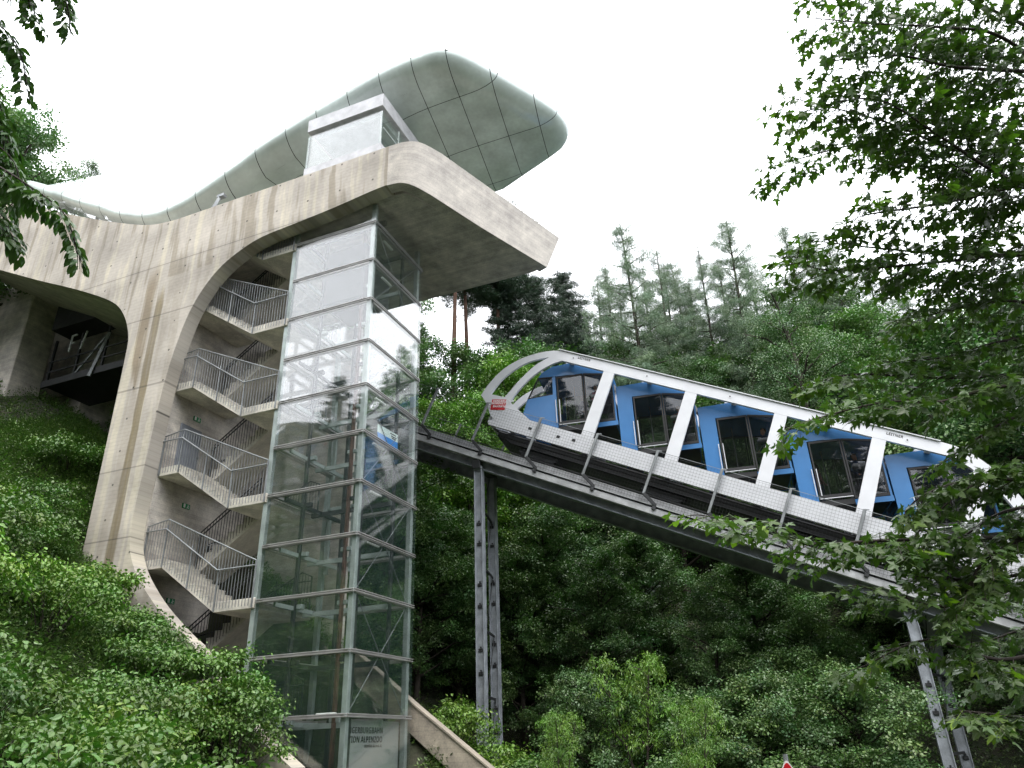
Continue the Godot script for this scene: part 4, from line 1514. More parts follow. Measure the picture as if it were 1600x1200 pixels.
# ---------------------------------------------------------------- plants
func leaf_shape(mb: MB, o: Vector3, d: Vector3, up: Vector3, l: float, w: float, kind: int) -> void:
	# d: along the leaf, up: its upper side
	d = d.normalized()
	var s := d.cross(up).normalized()
	var n := s.cross(d).normalized()
	match kind:
		0:     # far foliage: folded rhomb
			var a := o
			var t := o + d * l - n * l * 0.1
			var m := o + d * l * 0.45 + n * l * 0.03
			var r := m + s * w * 0.5 - n * w * 0.12
			var q := m - s * w * 0.5 - n * w * 0.12
			mb.face([a, r, t], n); mb.face([a, t, q], n)
		1:     # ovate leaf
			var rim := []
			for e in [[0.0, 0.0], [0.2, 0.36], [0.5, 0.5], [0.78, 0.3], [1.0, 0.0]]:
				rim.append(e)
			for i in 4:
				var c0 := o + d * l * float(rim[i][0]) - n * l * 0.14 * float(rim[i][0]) * float(rim[i][0])
				var c1 := o + d * l * float(rim[i + 1][0]) - n * l * 0.14 * float(rim[i + 1][0]) * float(rim[i + 1][0])
				for sg in [-1.0, 1.0]:
					var e0: Vector3 = c0 + s * w * float(rim[i][1]) * sg + n * w * 0.12 * float(rim[i][1]) * 2.0
					var e1: Vector3 = c1 + s * w * float(rim[i + 1][1]) * sg + n * w * 0.12 * float(rim[i + 1][1]) * 2.0
					if i == 0:
						mb.face([c0, e1, c1], n)
					elif i == 3:
						mb.face([c0, e0, c1], n)
					else:
						mb.face([c0, e0, e1, c1], n)
		2:     # maple leaf, five lobes
			var tips := [[-125.0, 0.42], [-100.0, 0.30], [-68.0, 0.78], [-40.0, 0.36], [-22.0, 0.62], [0.0, 1.0], [22.0, 0.62], [40.0, 0.36], [68.0, 0.78], [100.0, 0.30], [125.0, 0.42]]
			var c := o + d * l * 0.32
			var prev := Vector3.ZERO
			for i in tips.size():
				var a := deg_to_rad(tips[i][0])
				var rr: float = tips[i][1] * l * 0.68
				var p := c + (d * cos(a) + s * sin(a) * w / l) * rr - n * rr * rr * 1.6
				if i > 0:
					mb.face([c, prev, p], n)
				prev = p
			mb.bar(o - d * l * 0.45, c, l * 0.025, l * 0.025)

func rdir(r: RandomNumberGenerator) -> Vector3:
	var z := r.randf_range(-1, 1)
	var a := r.randf() * TAU
	var q := sqrt(1 - z * z)
	return Vector3(q * cos(a), z, q * sin(a))

func cluster(sd: int, n: int, rad: Vector3, l: float, w: float, kind: int, droop: float) -> ArrayMesh:
	var r := RandomNumberGenerator.new()
	r.seed = sd
	var mb := MB.new()
	for i in n:
		var p := rdir(r) * pow(r.randf(), 0.45) * rad
		var d := Vector3(p.x, 0, p.z).normalized() + rdir(r) * 0.7 + Vector3.DOWN * droop
		var up := Vector3.UP + rdir(r) * 0.55
		var t := r.randf_range(0.75, 1.25)
		mb.tint = Color(t * r.randf_range(0.9, 1.12), t, t * r.randf_range(0.85, 1.1))
		var k := r.randf_range(0.7, 1.2)
		leaf_shape(mb, p, d, up, l * k, w * k, kind)
	return mb.mesh()

func needles(sd: int, n: int, rad: Vector3, l: float, w: float, hang: float) -> ArrayMesh:
	var r := RandomNumberGenerator.new()
	r.seed = sd
	var mb := MB.new()
	for i in n:
		var p := rdir(r) * pow(r.randf(), 0.5) * rad
		var d := (Vector3(p.x, 0, p.z).normalized() * 0.8 + rdir(r) * 0.6 + Vector3.DOWN * hang).normalized()
		var t := r.randf_range(0.7, 1.25)
		mb.tint = Color(t, t, t)
		var s := d.cross(rdir(r)).normalized()
		mb.face([p - s * w * 0.5, p + s * w * 0.5, p + d * l], d.cross(s))
	return mb.mesh()

var LM := {}      # leaf cluster meshes

func multi(called: String, mesh: Mesh, xs: Array, cols: Array, m: Material, parent: Node) -> MultiMeshInstance3D:
	var mm := MultiMesh.new()
	mm.transform_format = MultiMesh.TRANSFORM_3D
	mm.use_colors = true
	mm.mesh = mesh
	mm.instance_count = xs.size()
	for i in xs.size():
		mm.set_instance_transform(i, xs[i])
		mm.set_instance_color(i, cols[i])
	var o := MultiMeshInstance3D.new()
	o.multimesh = mm
	o.material_override = m
	var nm := called
	var k := 0
	while parent.has_node(nm):
		k += 1
		nm = "%s_%03d" % [called, k]
	o.name = nm
	parent.add_child(o)
	o.set_meta("kind", "stuff")
	return o

func spin(r: RandomNumberGenerator, tilt: float, s: float) -> Basis:
	return (Basis(Vector3.UP, r.randf() * TAU) * Basis(Vector3(1, 0, 0), r.randf_range(-tilt, tilt))).scaled(Vector3.ONE * s)

func vary(col: Color, r: RandomNumberGenerator, amt: float) -> Color:
	var t := 1.0 + r.randf_range(-amt, amt)
	return Color(col.r * t * r.randf_range(0.88, 1.14), col.g * t, col.b * t * r.randf_range(0.85, 1.15))

# deciduous tree of unit data: height, crown radius, crown foot (share of the height)
func broadleaf(called: String, sd: int, h: float, rad: float, foot: float, dens: float, col: Color, lm: String, stems := 1) -> Node3D:
	var r := RandomNumberGenerator.new()
	r.seed = sd
	var t := thing(called, "", "tree")
	var wood := MB.new()
	var xs := []
	var cols := []
	for sidx in stems:
		var lean := Vector3(r.randf_range(-0.06, 0.06), 1, r.randf_range(-0.06, 0.06))
		if stems > 1:
			var a := TAU * sidx / stems + r.randf()
			lean = Vector3(cos(a) * 0.35, 1, sin(a) * 0.35)
		var tp := []
		var tr := []
		for i in 7:
			var f := i / 6.0
			tp.append(lean * h * 0.92 * f + Vector3(sin(f * 5 + sd) * 0.03, 0, cos(f * 4 + sd) * 0.03) * h * f)
			tr.append(h * 0.016 * (1.0 - 0.88 * f) + 0.012)
		wood.tube(tp, tr, 7)
		var nl := int(26 * dens / stems) + 6
		for i in nl:
			var f := foot + (1.0 - foot) * pow((i + r.randf()) / nl, 0.9)
			var at: Vector3 = tp[0].lerp(tp[6], f)
			var idx := clampf(f * 6.0, 0, 5.99)
			at = tp[int(idx)].lerp(tp[int(idx) + 1], idx - int(idx))
			var u := (f - foot) / (1.0 - foot)
			var prof := sqrt(maxf(0.02, 1.0 - pow(u * 1.02 - 0.30, 2) / 0.53)) * r.randf_range(0.6, 1.15)
			var az := i * 2.39996 + r.randf_range(-0.5, 0.5)
			var dir := Vector3(cos(az), r.randf_range(0.1, 0.6) + u * 0.5, sin(az)).normalized()
			var L := rad * prof
			var e := at + dir * L + Vector3.DOWN * L * 0.12
			var mid := at.lerp(e, 0.5) + Vector3.UP * L * 0.10
			wood.tube([at, mid, e], [h * 0.006 * (1.1 - u) + 0.01, h * 0.003 + 0.006, 0.005], 4)
			var clumps := 2 + int(L * 0.8)
			for c in clumps:
				var q := clampf(0.35 + 0.65 * (c + r.randf() * 0.6) / clumps, 0, 1)
				var o := at.lerp(mid, q * 2.0) if q < 0.5 else mid.lerp(e, q * 2.0 - 1.0)
				o += rdir(r) * Vector3(1, 0.5, 1) * L * 0.20
				var rc := r.randf_range(0.45, 0.85) * (0.55 + 0.11 * L)
				var tone := vary(col, r, 0.22)
				for k in int(dens * 7.0):
					var w := rdir(r)
					w.y = absf(w.y) * 1.0 - 0.25
					xs.append(Transform3D(spin(r, 1.1, r.randf_range(0.65, 1.15)), o + w * Vector3(1, 0.9, 1) * rc * r.randf_range(0.7, 1.1)))
					cols.append(vary(tone, r, 0.12))
	part("trunk", wood, M.bark, t)
	multi("crown", LM[lm], xs, cols, M.tree_leaf, t)
	return t

func conifer(called: String, sd: int, h: float, rad: float, foot: float, dens: float, col: Color, lm: String, bark: String, droop: float, per: float) -> Node3D:
	var r := RandomNumberGenerator.new()
	r.seed = sd
	var t := thing(called, "", "tree")
	var wood := MB.new()
	var tp := []
	var tr := []
	for i in 7:
		var f := i / 6.0
		tp.append(Vector3(sin(f * 3 + sd) * 0.012 * h * f, h * f, cos(f * 2.5 + sd) * 0.012 * h * f))
		tr.append(h * 0.011 * (1.0 - 0.93 * f) + 0.008)
	wood.tube(tp, tr, 8)
	var xs := []
	var cols := []
	var n := int(h * dens)
	for i in n:
		var f := foot + (0.995 - foot) * (i + r.randf() * 0.8) / n
		var idx := clampf(f * 6.0, 0, 5.99)
		var at: Vector3 = tp[int(idx)].lerp(tp[int(idx) + 1], idx - int(idx))
		var u := (f - foot) / (1.0 - foot)
		var L := rad * (pow(1.0 - u, 0.68) * 0.95 + 0.05) * (r.randf_range(0.75, 1.1) if lm == "spruce" else r.randf_range(0.25, 1.2))
		if called == "pine_tree":
			L = rad * sin(PI * clampf(u * 0.8 + 0.2, 0, 1)) * r.randf_range(0.5, 1.1) + 0.2
		if lm == "larch" and r.randf() < 0.22:
			continue
		var az := i * 2.39996 + r.randf_range(-0.6, 0.6)
		var dir := Vector3(cos(az), 0.1 + u * 0.5, sin(az))
		var e := at + dir * L + Vector3.DOWN * L * droop
		var mid := at.lerp(e, 0.5) + Vector3.UP * L * 0.08
		wood.tube([at, mid, e], [0.02 + 0.012 * L, 0.015, 0.005], 3)
		for k in int(per * (L + 0.35)):
			var q := r.randf_range(0.12, 1.0)
			var b := at.lerp(mid, q * 2.0) if q < 0.5 else mid.lerp(e, q * 2.0 - 1.0)
			b += Vector3(r.randf_range(-1, 1), r.randf_range(-1.5 if lm == "larch" else -0.6, 0.1), r.randf_range(-1, 1)) * (0.10 + 0.14 * L * q)
			xs.append(Transform3D(spin(r, 0.4, r.randf_range(0.7, 1.2)), b))
			cols.append(vary(col, r, 0.22))
	part("trunk", wood, M[bark], t)
	multi("crown", LM[lm], xs, cols, M.needle, t)
	return t

func plant_meshes() -> void:
	LM.far = cluster(101, 30, Vector3(0.46, 0.34, 0.46), 0.14, 0.09, 0, 0.45)
	LM.fine = cluster(102, 34, Vector3(0.46, 0.26, 0.46), 0.10, 0.055, 0, 0.25)
	LM.shrub = cluster(103, 20, Vector3(0.28, 0.2, 0.28), 0.092, 0.056, 1, 0.45)
	LM.herb = cluster(104, 16, Vector3(0.24, 0.16, 0.24), 0.10, 0.035, 0, -0.25)
	LM.pinnate = cluster(105, 22, Vector3(0.32, 0.07, 0.22), 0.15, 0.05, 0, 0.5)
	LM.larch = needles(106, 64, Vector3(0.32, 0.26, 0.32), 0.16, 0.019, 0.9)
	LM.spruce = needles(107, 54, Vector3(0.30, 0.12, 0.30), 0.17, 0.032, 0.5)
	LM.pine = needles(108, 60, Vector3(0.28, 0.2, 0.28), 0.17, 0.028, -0.2)

func polar(az: float, d: float) -> Vector3:
	var x := d * sin(deg_to_rad(az))
	var z := -d * cos(deg_to_rad(az))
	return Vector3(x, ground_y(x, z) - 0.2, z)

func forest() -> void:
	var GRN := Color(0.105, 0.190, 0.060)
	var BRI := Color(0.115, 0.235, 0.030)
	var MID := Color(0.100, 0.178, 0.062)
	var DRK: Color = MID
	var PAL := Color(0.105, 0.185, 0.075)
	var protos := {
		"bright": [broadleaf("bright_tree", 1, 14.0, 4.2, 0.15, 1.5, BRI, "far"), 14.0],
		"mid": [broadleaf("leafy_tree", 2, 14.0, 4.4, 0.12, 1.6, MID, "far"), 14.0],
		"mid2": [broadleaf("spreading_tree", 3, 12.0, 4.8, 0.10, 1.7, GRN, "far"), 12.0],
		"dark": [broadleaf("dark_tree", 4, 13.0, 4.2, 0.08, 1.7, DRK, "far"), 13.0],
		"pale": [broadleaf("pale_tree", 5, 17.0, 3.6, 0.18, 1.5, PAL, "fine"), 17.0],
		"sap": [broadleaf("sapling", 6, 4.0, 1.5, 0.25, 0.8, BRI, "pinnate", 3), 4.0],
		"larch": [conifer("larch_tree", 7, 22.0, 5.6, 0.20, 5.6, Color(0.115, 0.185, 0.095), "larch", "bark", 0.22, 6.8), 22.0],
		"larch2": [conifer("larch_tree", 8, 22.0, 4.8, 0.15, 5.0, Color(0.105, 0.165, 0.092), "larch", "bark", 0.30, 6.4), 22.0],
		"spruce": [conifer("spruce_tree", 9, 20.0, 5.0, 0.06, 9.0, Color(0.030, 0.058, 0.032), "spruce", "bark", 0.42, 8.0), 20.0],
		"pine": [conifer("pine_tree", 10, 22.0, 3.4, 0.70, 5.0, Color(0.045, 0.085, 0.045), "pine", "pine_bark", 0.1, 9.0), 22.0],
	}
	var fresh := {}
	# kind, bearing, distance, elevation of the top, label, width
	var list := [
		["pine", -26.3, 46, 41.0, "bare trunked pine just right of the glass tower, left of a pair", 1.0],
		["pine", -25.2, 48, 40.0, "bare trunked pine just right of the glass tower, right of a pair", 1.0],
		["pine", -22.2, 50, 38.0, "dark pine whose top hides behind the tip of the concrete deck", 1.2],
		["spruce", -16.6, 45, 34.6, "dark pointed spruce right of the tip of the concrete deck", 1.0],
		["spruce", -19.2, 49, 34.0, "dense dark spruce under the tip of the concrete deck", 1.1],
		["larch2", -13.6, 52, 33.4, "grey green larch between the dark spruce and the tallest larch", 1.0],
		["larch", -10.4, 43, 37.6, "tallest larch, feathery and airy, above the second cabin", 0.95],
		["larch2", -7.2, 52, 34.0, "thin larch just right of the tallest larch", 1.1],
		["larch2", -4.1, 47, 34.8, "slim larch with bare straight trunk above the middle cabin", 0.9],
		["larch", -1.6, 45, 36.4, "tall layered larch right of the slim larch", 1.0],
		["pale", 1.6, 41, 31.6, "pale green deciduous tree among the larches above the fourth cabin", 0.9],
		["larch2", 3.2, 50, 35.0, "greyish larch behind the pale green tree", 1.1],
		["larch", 6.2, 49, 32.6, "larch at the edge of the maple leaves", 0.9],
		["larch2", 8.6, 50, 30.5, "larch half hidden behind the maple leaves", 1.2],
		["mid2", 13.0, 37, 26.6, "rounded green tree behind the lower end of the car", 1.1],
		["mid", 17.8, 35, 27.0, "large green tree at the right edge behind the maple", 1.2],
		["mid2", 9.6, 40, 23.5, "bushy green tree right above the lowest cabins", 1.1],
		["mid", 22.5, 33, 22.0, "green tree hidden low at the right edge behind the maple", 1.2],
		["bright", -29.0, 37, 25.6, "bright green tree touching the right side of the glass tower", 1.05],
		["bright", -25.2, 40, 26.0, "bright green tree in front of the bare pines", 0.95],
		["bright", -22.2, 42, 29.0, "fresh green tree behind the rounded nose of the car", 0.9],
		["mid", -19.5, 44, 29.5, "mid green tree right behind the first cabin", 1.0],
		["mid2", -31.5, 34, 23.0, "green tree seen through the middle of the glass tower", 1.1],
		["mid", -34.5, 33, 21.0, "green tree seen through the left part of the glass tower", 1.0],
		["mid", -14.6, 44, 25.6, "mid green tree between first and second cabin", 1.0],
		["mid2", -9.0, 43, 23.6, "low green tree at the foot of the tallest larch", 1.1],
		["pale", -5.6, 44, 27.0, "pale green tree behind the middle cabin", 1.2],
		["mid", -1.8, 42, 23.0, "green tree behind the fourth cabin", 1.1],
		["mid", 4.2, 43, 24.5, "bushy tree under the greyish larch", 1.2],
		["larch2", -15.2, 50, 32.0, "small larch between pointed spruce and tallest larch, nearer the spruce", 1.1],
		["larch", -12.6, 52, 34.6, "larch just left of the tallest larch", 1.0],
		["larch2", -8.9, 54, 33.2, "larch just right of the trunk of the tallest larch, lower", 1.2],
		["larch", -5.6, 52, 32.4, "low larch between thin larch and slim larch", 1.1],
		["larch2", -2.9, 53, 33.8, "larch filling the gap left of the tall layered larch", 1.1],
		["larch", -0.2, 51, 33.6, "larch just right of the tall layered larch", 1.0],
		["larch", 4.6, 53, 34.0, "broad larch right of the greyish larch", 1.1],
		["larch2", 7.4, 52, 31.4, "larch between the two at the edge of the maple", 1.1],
		["larch", 10.4, 50, 29.6, "larch furthest right, seen through the maple leaves", 1.1],
		["spruce", -21.4, 50, 33.6, "dark spruce right of the bare pines under the deck", 1.0],
		["mid", -16.0, 52, 30.4, "green tree right behind the pointed spruce", 1.1],
		["pale", -6.6, 51, 29.6, "pale tree in the gap right of the tallest larch", 1.3],
		["pale", -1.2, 52, 30.2, "pale tree low behind the tall layered larch", 1.3],
		["mid", 3.6, 51, 29.8, "green tree behind the pale tree, to its right", 1.2],
		["pale", 7.8, 48, 28.8, "pale tree low at the edge of the maple", 1.3],
		["pale", -12.2, 47, 29.5, "pale airy tree left of the tallest larch", 1.3],
		["mid", -8.4, 48, 27.5, "green tree right of the trunk of the tallest larch", 1.2],
		["mid2", -2.8, 48, 26.5, "dense green tree behind the slim larch", 1.3],
		["mid", 0.4, 47, 27.0, "green tree left of the pale tree above the fourth cabin", 1.0],
		["mid2", 5.4, 46, 27.0, "dense green tree right of the pale tree", 1.2],
		["dark", -17.6, 47, 28.0, "dark leafy tree at the foot of the pointed spruce", 1.3],
		["mid", -24.0, 46, 29.0, "green tree behind the bright ones near the tower", 1.2],
		["mid", -2.4, 38, 13.5, "green tree tucked right under the lower track", 1.1],
		["dark", 5.4, 40, 15.5, "dark tree rising behind the lowest stretch of track", 1.3],
		["mid", -30.0, 44, 31.0, "green tree right behind the tower, below the deck", 1.0],
		["spruce", -32.6, 46, 37.0, "dark spruce seen through the right face of the glass tower", 1.0],
		["mid2", -35.4, 44, 36.0, "tall green tree behind the glass tower, left of the dark spruce", 1.0],
		["mid", -38.6, 42, 37.0, "tall green tree behind the stairs, under the deck", 1.0],
		["larch2", -11.6, 54, 33.0, "faint larch behind the tallest larch, to its left", 1.2],
		["larch", -6.4, 55, 34.2, "faint larch in the gap between tallest larch and slim larch", 1.2],
		["larch2", -8.0, 49, 35.2, "narrow larch close right of the tallest larch", 1.0],
		["mid2", -29.0, 34, 17.2, "leafy tree below the track between tower and support", 1.0],
		["dark", -26.0, 36, 16.5, "dark tree in the hollow left of the track support", 1.1],
		["mid2", -21.4, 35.5, 13.5, "leafy tree right behind the track support", 0.95],
		["dark", -19.0, 37, 17.0, "dark tree under the track right of the support", 1.2],
		["mid", -15.6, 33, 13.0, "mid green tree in the ravine under the second cabin", 1.1],
		["dark", -11.6, 36, 14.5, "dark tree in the ravine under the middle cabin", 1.2],
		["mid", -7.6, 31, 9.8, "pale leaved tree in the ravine under the leaning maple twig", 1.1],
		["dark", -3.8, 35, 12.2, "dark tree in the ravine under the fourth cabin", 1.3],
		["mid2", -0.8, 30.5, 7.6, "leafy tree left of the lower track support", 1.1],
		["dark", 3.0, 37.5, 12.0, "dark tree behind the lower track support", 1.2],
		["mid", 8.0, 37, 11.0, "tree right of the lower track support", 1.2],
		["dark", 13.0, 34, 12.0, "dark tree at the lower right behind the maple", 1.3],
		["mid", -16.8, 26, 5.4, "bushy green shrub tree right of the support foot", 1.0],
		["dark", -5.4, 26.5, 4.6, "dense bushy tree above the warning sign", 1.1],
		["dark", -0.6, 25.5, 4.6, "dense bushy tree at the foot of the lower support", 1.2],
		["dark", -10.2, 25, 3.6, "dense bushy tree low in the ravine middle", 1.2],
		["sap", -13.6, 25, 5.8, "bright feathery sapling in the dark ravine", 0.6],
		["sap", -9.6, 20, 2.8, "yellow green sapling low in the ravine", 0.6],
		["sap", -19.0, 23, 2.2, "feathery sapling near the support foot", 0.6],
		["mid", -62.5, 41, 39.2, "hazy tree behind the left end of the roof", 1.0],
		["mid2", -66.0, 42, 39.6, "broad tree at the left edge behind the roof", 1.1],
		["pale", -57.6, 44, 38.6, "thin tree top peeping over the roof on the left", 0.6],
		["mid", -51.0, 46, 30.0, "green tree on the slope behind the left arch", 1.2],
		["bright", -48.0, 40, 26.0, "bright green tree seen through the left arch", 1.1],
	]
	for e in list:
		var p := polar(e[1], e[2])
		var top: float = 1.6 + e[2] * tan(deg_to_rad(e[3]))
		var src: Node3D = protos[e[0]][0]
		var sc: float = (top - p.y) / protos[e[0]][1]
		var tall: float = protos[e[0]][1]
		var least := 0.62 if e[0] != "sap" else 0.3
		if sc < least:          # a bush rather than a tree: its foot is down in the hollow
			sc = least
			p.y = top - tall * sc
		var wide: float = clampf(sc, 0.62 if e[0] != "sap" else 0.3, 1.35) * e[5]
		var turn: float = e[1] * 1.7 + e[2]
		var g := "trees on the slope behind the track"
		if not fresh.has(e[0]):
			fresh[e[0]] = true
			src.position = p; src.rotation.y = turn; src.scale = Vector3(wide, sc, wide)
			src.set_meta("label", e[4]); src.set_meta("group", g)
		else:
			copy(src, e[4], p, turn, Vector3(wide, sc, wide), g)
	# trees on the far bank, seen mirrored in the panes of the tower
	var r := RandomNumberGenerator.new()
	r.seed = 77
	for i in 58:
		var a := 95.0 + (i % 22) * 8.0 + r.randf_range(-3, 3)
		var d := (24.0 if i < 22 else 38.0) + r.randf_range(-3, 5)
		var sz := r.randf_range(0.9, 1.15)
		if i >= 44:
			a = 150.0 + (i - 44) * 4.2
			d = 33.0 + r.randf_range(-2, 2)
		if a > 205.0:
			sz *= 0.72
		elif a > 145.0:
			sz = r.randf_range(1.4, 1.65)
		var p := polar(a, d)
		var k: String = ["mid", "spruce", "mid2", "spruce", "dark"][i % 5]
		copy(protos[k][0], "tree on the bank facing the station, mirrored in the lift tower panes", p, a, Vector3.ONE * sz, "trees facing the station")

func shrub_at(label: String, p: Vector3, rad: float, h: float, col: Color, sd: int, lm := "shrub") -> void:
	var r := RandomNumberGenerator.new()
	r.seed = sd
	var t := thing("shrub", label, "shrub", p, "shrubs on the slope left of the tower")
	var wood := MB.new()
	var xs := []
	var cols := []
	var stems := 9 + int(rad * 6)
	for s in stems:
		var az := s * 2.39996 + r.randf_range(-0.4, 0.4)
		var q := sqrt((s + 0.5) / stems)
		var e := Vector3(cos(az) * rad * q, h * (1.0 - 0.45 * q * q) * r.randf_range(0.75, 1.1), sin(az) * rad * q)
		var mid := e * Vector3(0.45, 0.6, 0.45)
		wood.tube([Vector3(e.x * 0.1, 0, e.z * 0.1), mid, e], [0.02, 0.012, 0.004], 4)
		var rc := r.randf_range(0.28, 0.52)
		var tone := vary(col, r, 0.25)
		for k in 15:
			var w := rdir(r)
			w.y = absf(w.y) - 0.3
			var b := e + w * Vector3(1, 0.8, 1) * rc * r.randf_range(0.7, 1.1)
			if k < 4:
				b = mid.lerp(e, r.randf()) + rdir(r) * 0.2
			if b.y < 0.05:
				continue
			xs.append(Transform3D(spin(r, 0.7, r.randf_range(0.75, 1.25)), b))
			cols.append(vary(tone, r, 0.12))
	part("stems", wood, M.bark, t)
	multi("foliage", LM[lm], xs, cols, M.tree_leaf, t)

func undergrowth() -> void:
	var BRI := Color(0.125, 0.230, 0.036)
	var MID := Color(0.090, 0.175, 0.036)
	var DRK: Color = MID
	var list := [
		["large leafy shrub at the lower left corner", -7.6, -6.6, 1.3, 1.9, MID],
		["shrub along the bottom edge left of centre", -7.4, -8.3, 1.1, 1.5, MID],
		["leafy shrub against the left picture edge, middle height", -11.4, -7.2, 1.4, 2.1, MID],
		["bright shrub high at the left picture edge", -14.6, -8.4, 1.3, 2.6, BRI],
		["shrub below the bright one at the left edge", -12.6, -8.6, 1.3, 1.9, MID],
		["rounded shrub in the middle of the lower left slope", -10.6, -9.6, 1.5, 2.0, BRI],
		["shrub hugging the foot of the concrete pillar", -19.4, -15.7, 1.2, 1.1, BRI],
		["shrub in front of the pillar foot, lower side", -17.4, -15.4, 1.2, 1.2, MID],
		["wide shrub below the pillar foot", -15.9, -15.0, 1.4, 1.7, MID],
		["dark shrub left of the pillar on the slope", -22.6, -15.6, 1.3, 1.6, DRK],
		["shrub in front of the lowest stair flight", -14.3, -15.6, 1.2, 2.7, BRI],
		["light shrub in front of the tower foot", -13.3, -15.4, 1.0, 2.6, MID],
		["shrub at the bottom edge before the tower foot", -11.4, -12.6, 1.2, 1.3, MID],
		["shrub in the middle of the bank below the stairs", -13.4, -12.2, 1.6, 2.0, MID],
		["bushy shrub on the bank left of centre", -12.2, -10.6, 1.5, 1.9, BRI],
		["shrub on the left slope under the arch", -18.2, -11.6, 1.6, 2.0, DRK],
		["bright shrub on the upper left slope", -20.6, -12.8, 1.4, 1.7, BRI],
		["tall shrub at the left edge below the arch", -17.4, -9.4, 1.5, 2.6, MID],
		["shrub low at the left edge", -9.3, -7.4, 1.3, 1.7, MID],
		["shrub pressed against the curved wall edge below the stairs", -18.2, -16.1, 0.8, 0.8, MID],
		["tall shrub hiding the curved wall edge left of the lowest stairs", -16.6, -16.0, 0.9, 1.1, BRI],
		["shrub against the wall edge under the lowest stair flight", -15.2, -16.1, 0.9, 1.7, MID],
		["narrow tall shrub before the left corner of the tower foot", -13.9, -16.2, 0.8, 2.3, MID],
		["bright shrub between pillar foot and left edge", -16.6, -12.4, 1.5, 1.8, BRI],
		["green shrub on the steep bank left of the pillar", -20.6, -14.2, 1.3, 1.5, MID],
		["low bright shrub in the lower left middle", -9.0, -9.4, 1.3, 1.5, BRI],
		["shrub on the bank in the lower left, behind the bright one", -11.4, -11.4, 1.4, 1.6, MID],
		["dark shrub at the bottom edge left", -6.4, -7.0, 1.0, 1.3, DRK],
		["bright shrub right behind the sloping parapet, next to the tower", -11.4, -22.6, 1.2, 1.8, BRI],
		["bright shrub behind the sloping parapet, lower down", -9.6, -22.9, 1.2, 1.6, BRI],
		["shrub behind the sloping parapet, between it and the track support", -11.2, -24.4, 1.3, 1.8, BRI],
		["low shrub at the foot of the sloping parapet", -8.2, -22.6, 1.1, 1.4, MID],
		["shrub right of the foot of the track support", -9.4, -25.2, 1.2, 1.3, MID],
		["dark shrub in shade under the left arch", -25.6, -18.6, 1.5, 1.3, DRK],
	]
	var sd := 300
	for e in list:
		sd += 1
		shrub_at(e[0], Vector3(e[1], ground_y(e[1], e[2]) - 0.15, e[2]), e[3], e[4], e[5], sd)
	# low plants that cover the slopes
	var r := RandomNumberGenerator.new()
	r.seed = 55
	var xs := []
	var cols := []
	for i in 80000:
		var left := i % 3 != 0
		var x := r.randf_range(-30, -8) if left else r.randf_range(-46, 6)
		var z := r.randf_range(-26, -5) if left else r.randf_range(-44, -18)
		if x > -19.9 and x < -11.3 and z < -16.8 and z > -21.4:
			continue
		if x < -19.5 and x > -21.9 and z < -16.7 and z > -23.7:
			continue
		if x > -8.0 and z > -22.0:
			continue
		var y := ground_y(x, z)
		var n := r.randf()
		xs.append(Transform3D(spin(r, 0.5, r.randf_range(0.8, 1.5)), Vector3(x, y + r.randf_range(0.02, 0.32), z)))
		cols.append(vary(Color(0.115, 0.185, 0.048) if n > 0.45 else Color(0.085, 0.140, 0.042), r, 0.3))
	var o := multi("ground_cover", LM.herb, xs, cols, M.tree_leaf, self)
	o.set_meta("label", "low green plants covering the slopes round the station")

func V(x: float, y: float, z: float) -> Vector3:
	return Vector3(x, y, z)

func seen_size(p: Vector3) -> float:
	var q := cam.transform.affine_inverse() * p
	if q.z > -0.5:
		return 0.0
	var t := tan(deg_to_rad(cam.fov / 2))
	if absf(q.x / -q.z) > t * 4.0 / 3.0 or absf(q.y / -q.z) > t:
		return 0.0
	return 1.0 / -q.z

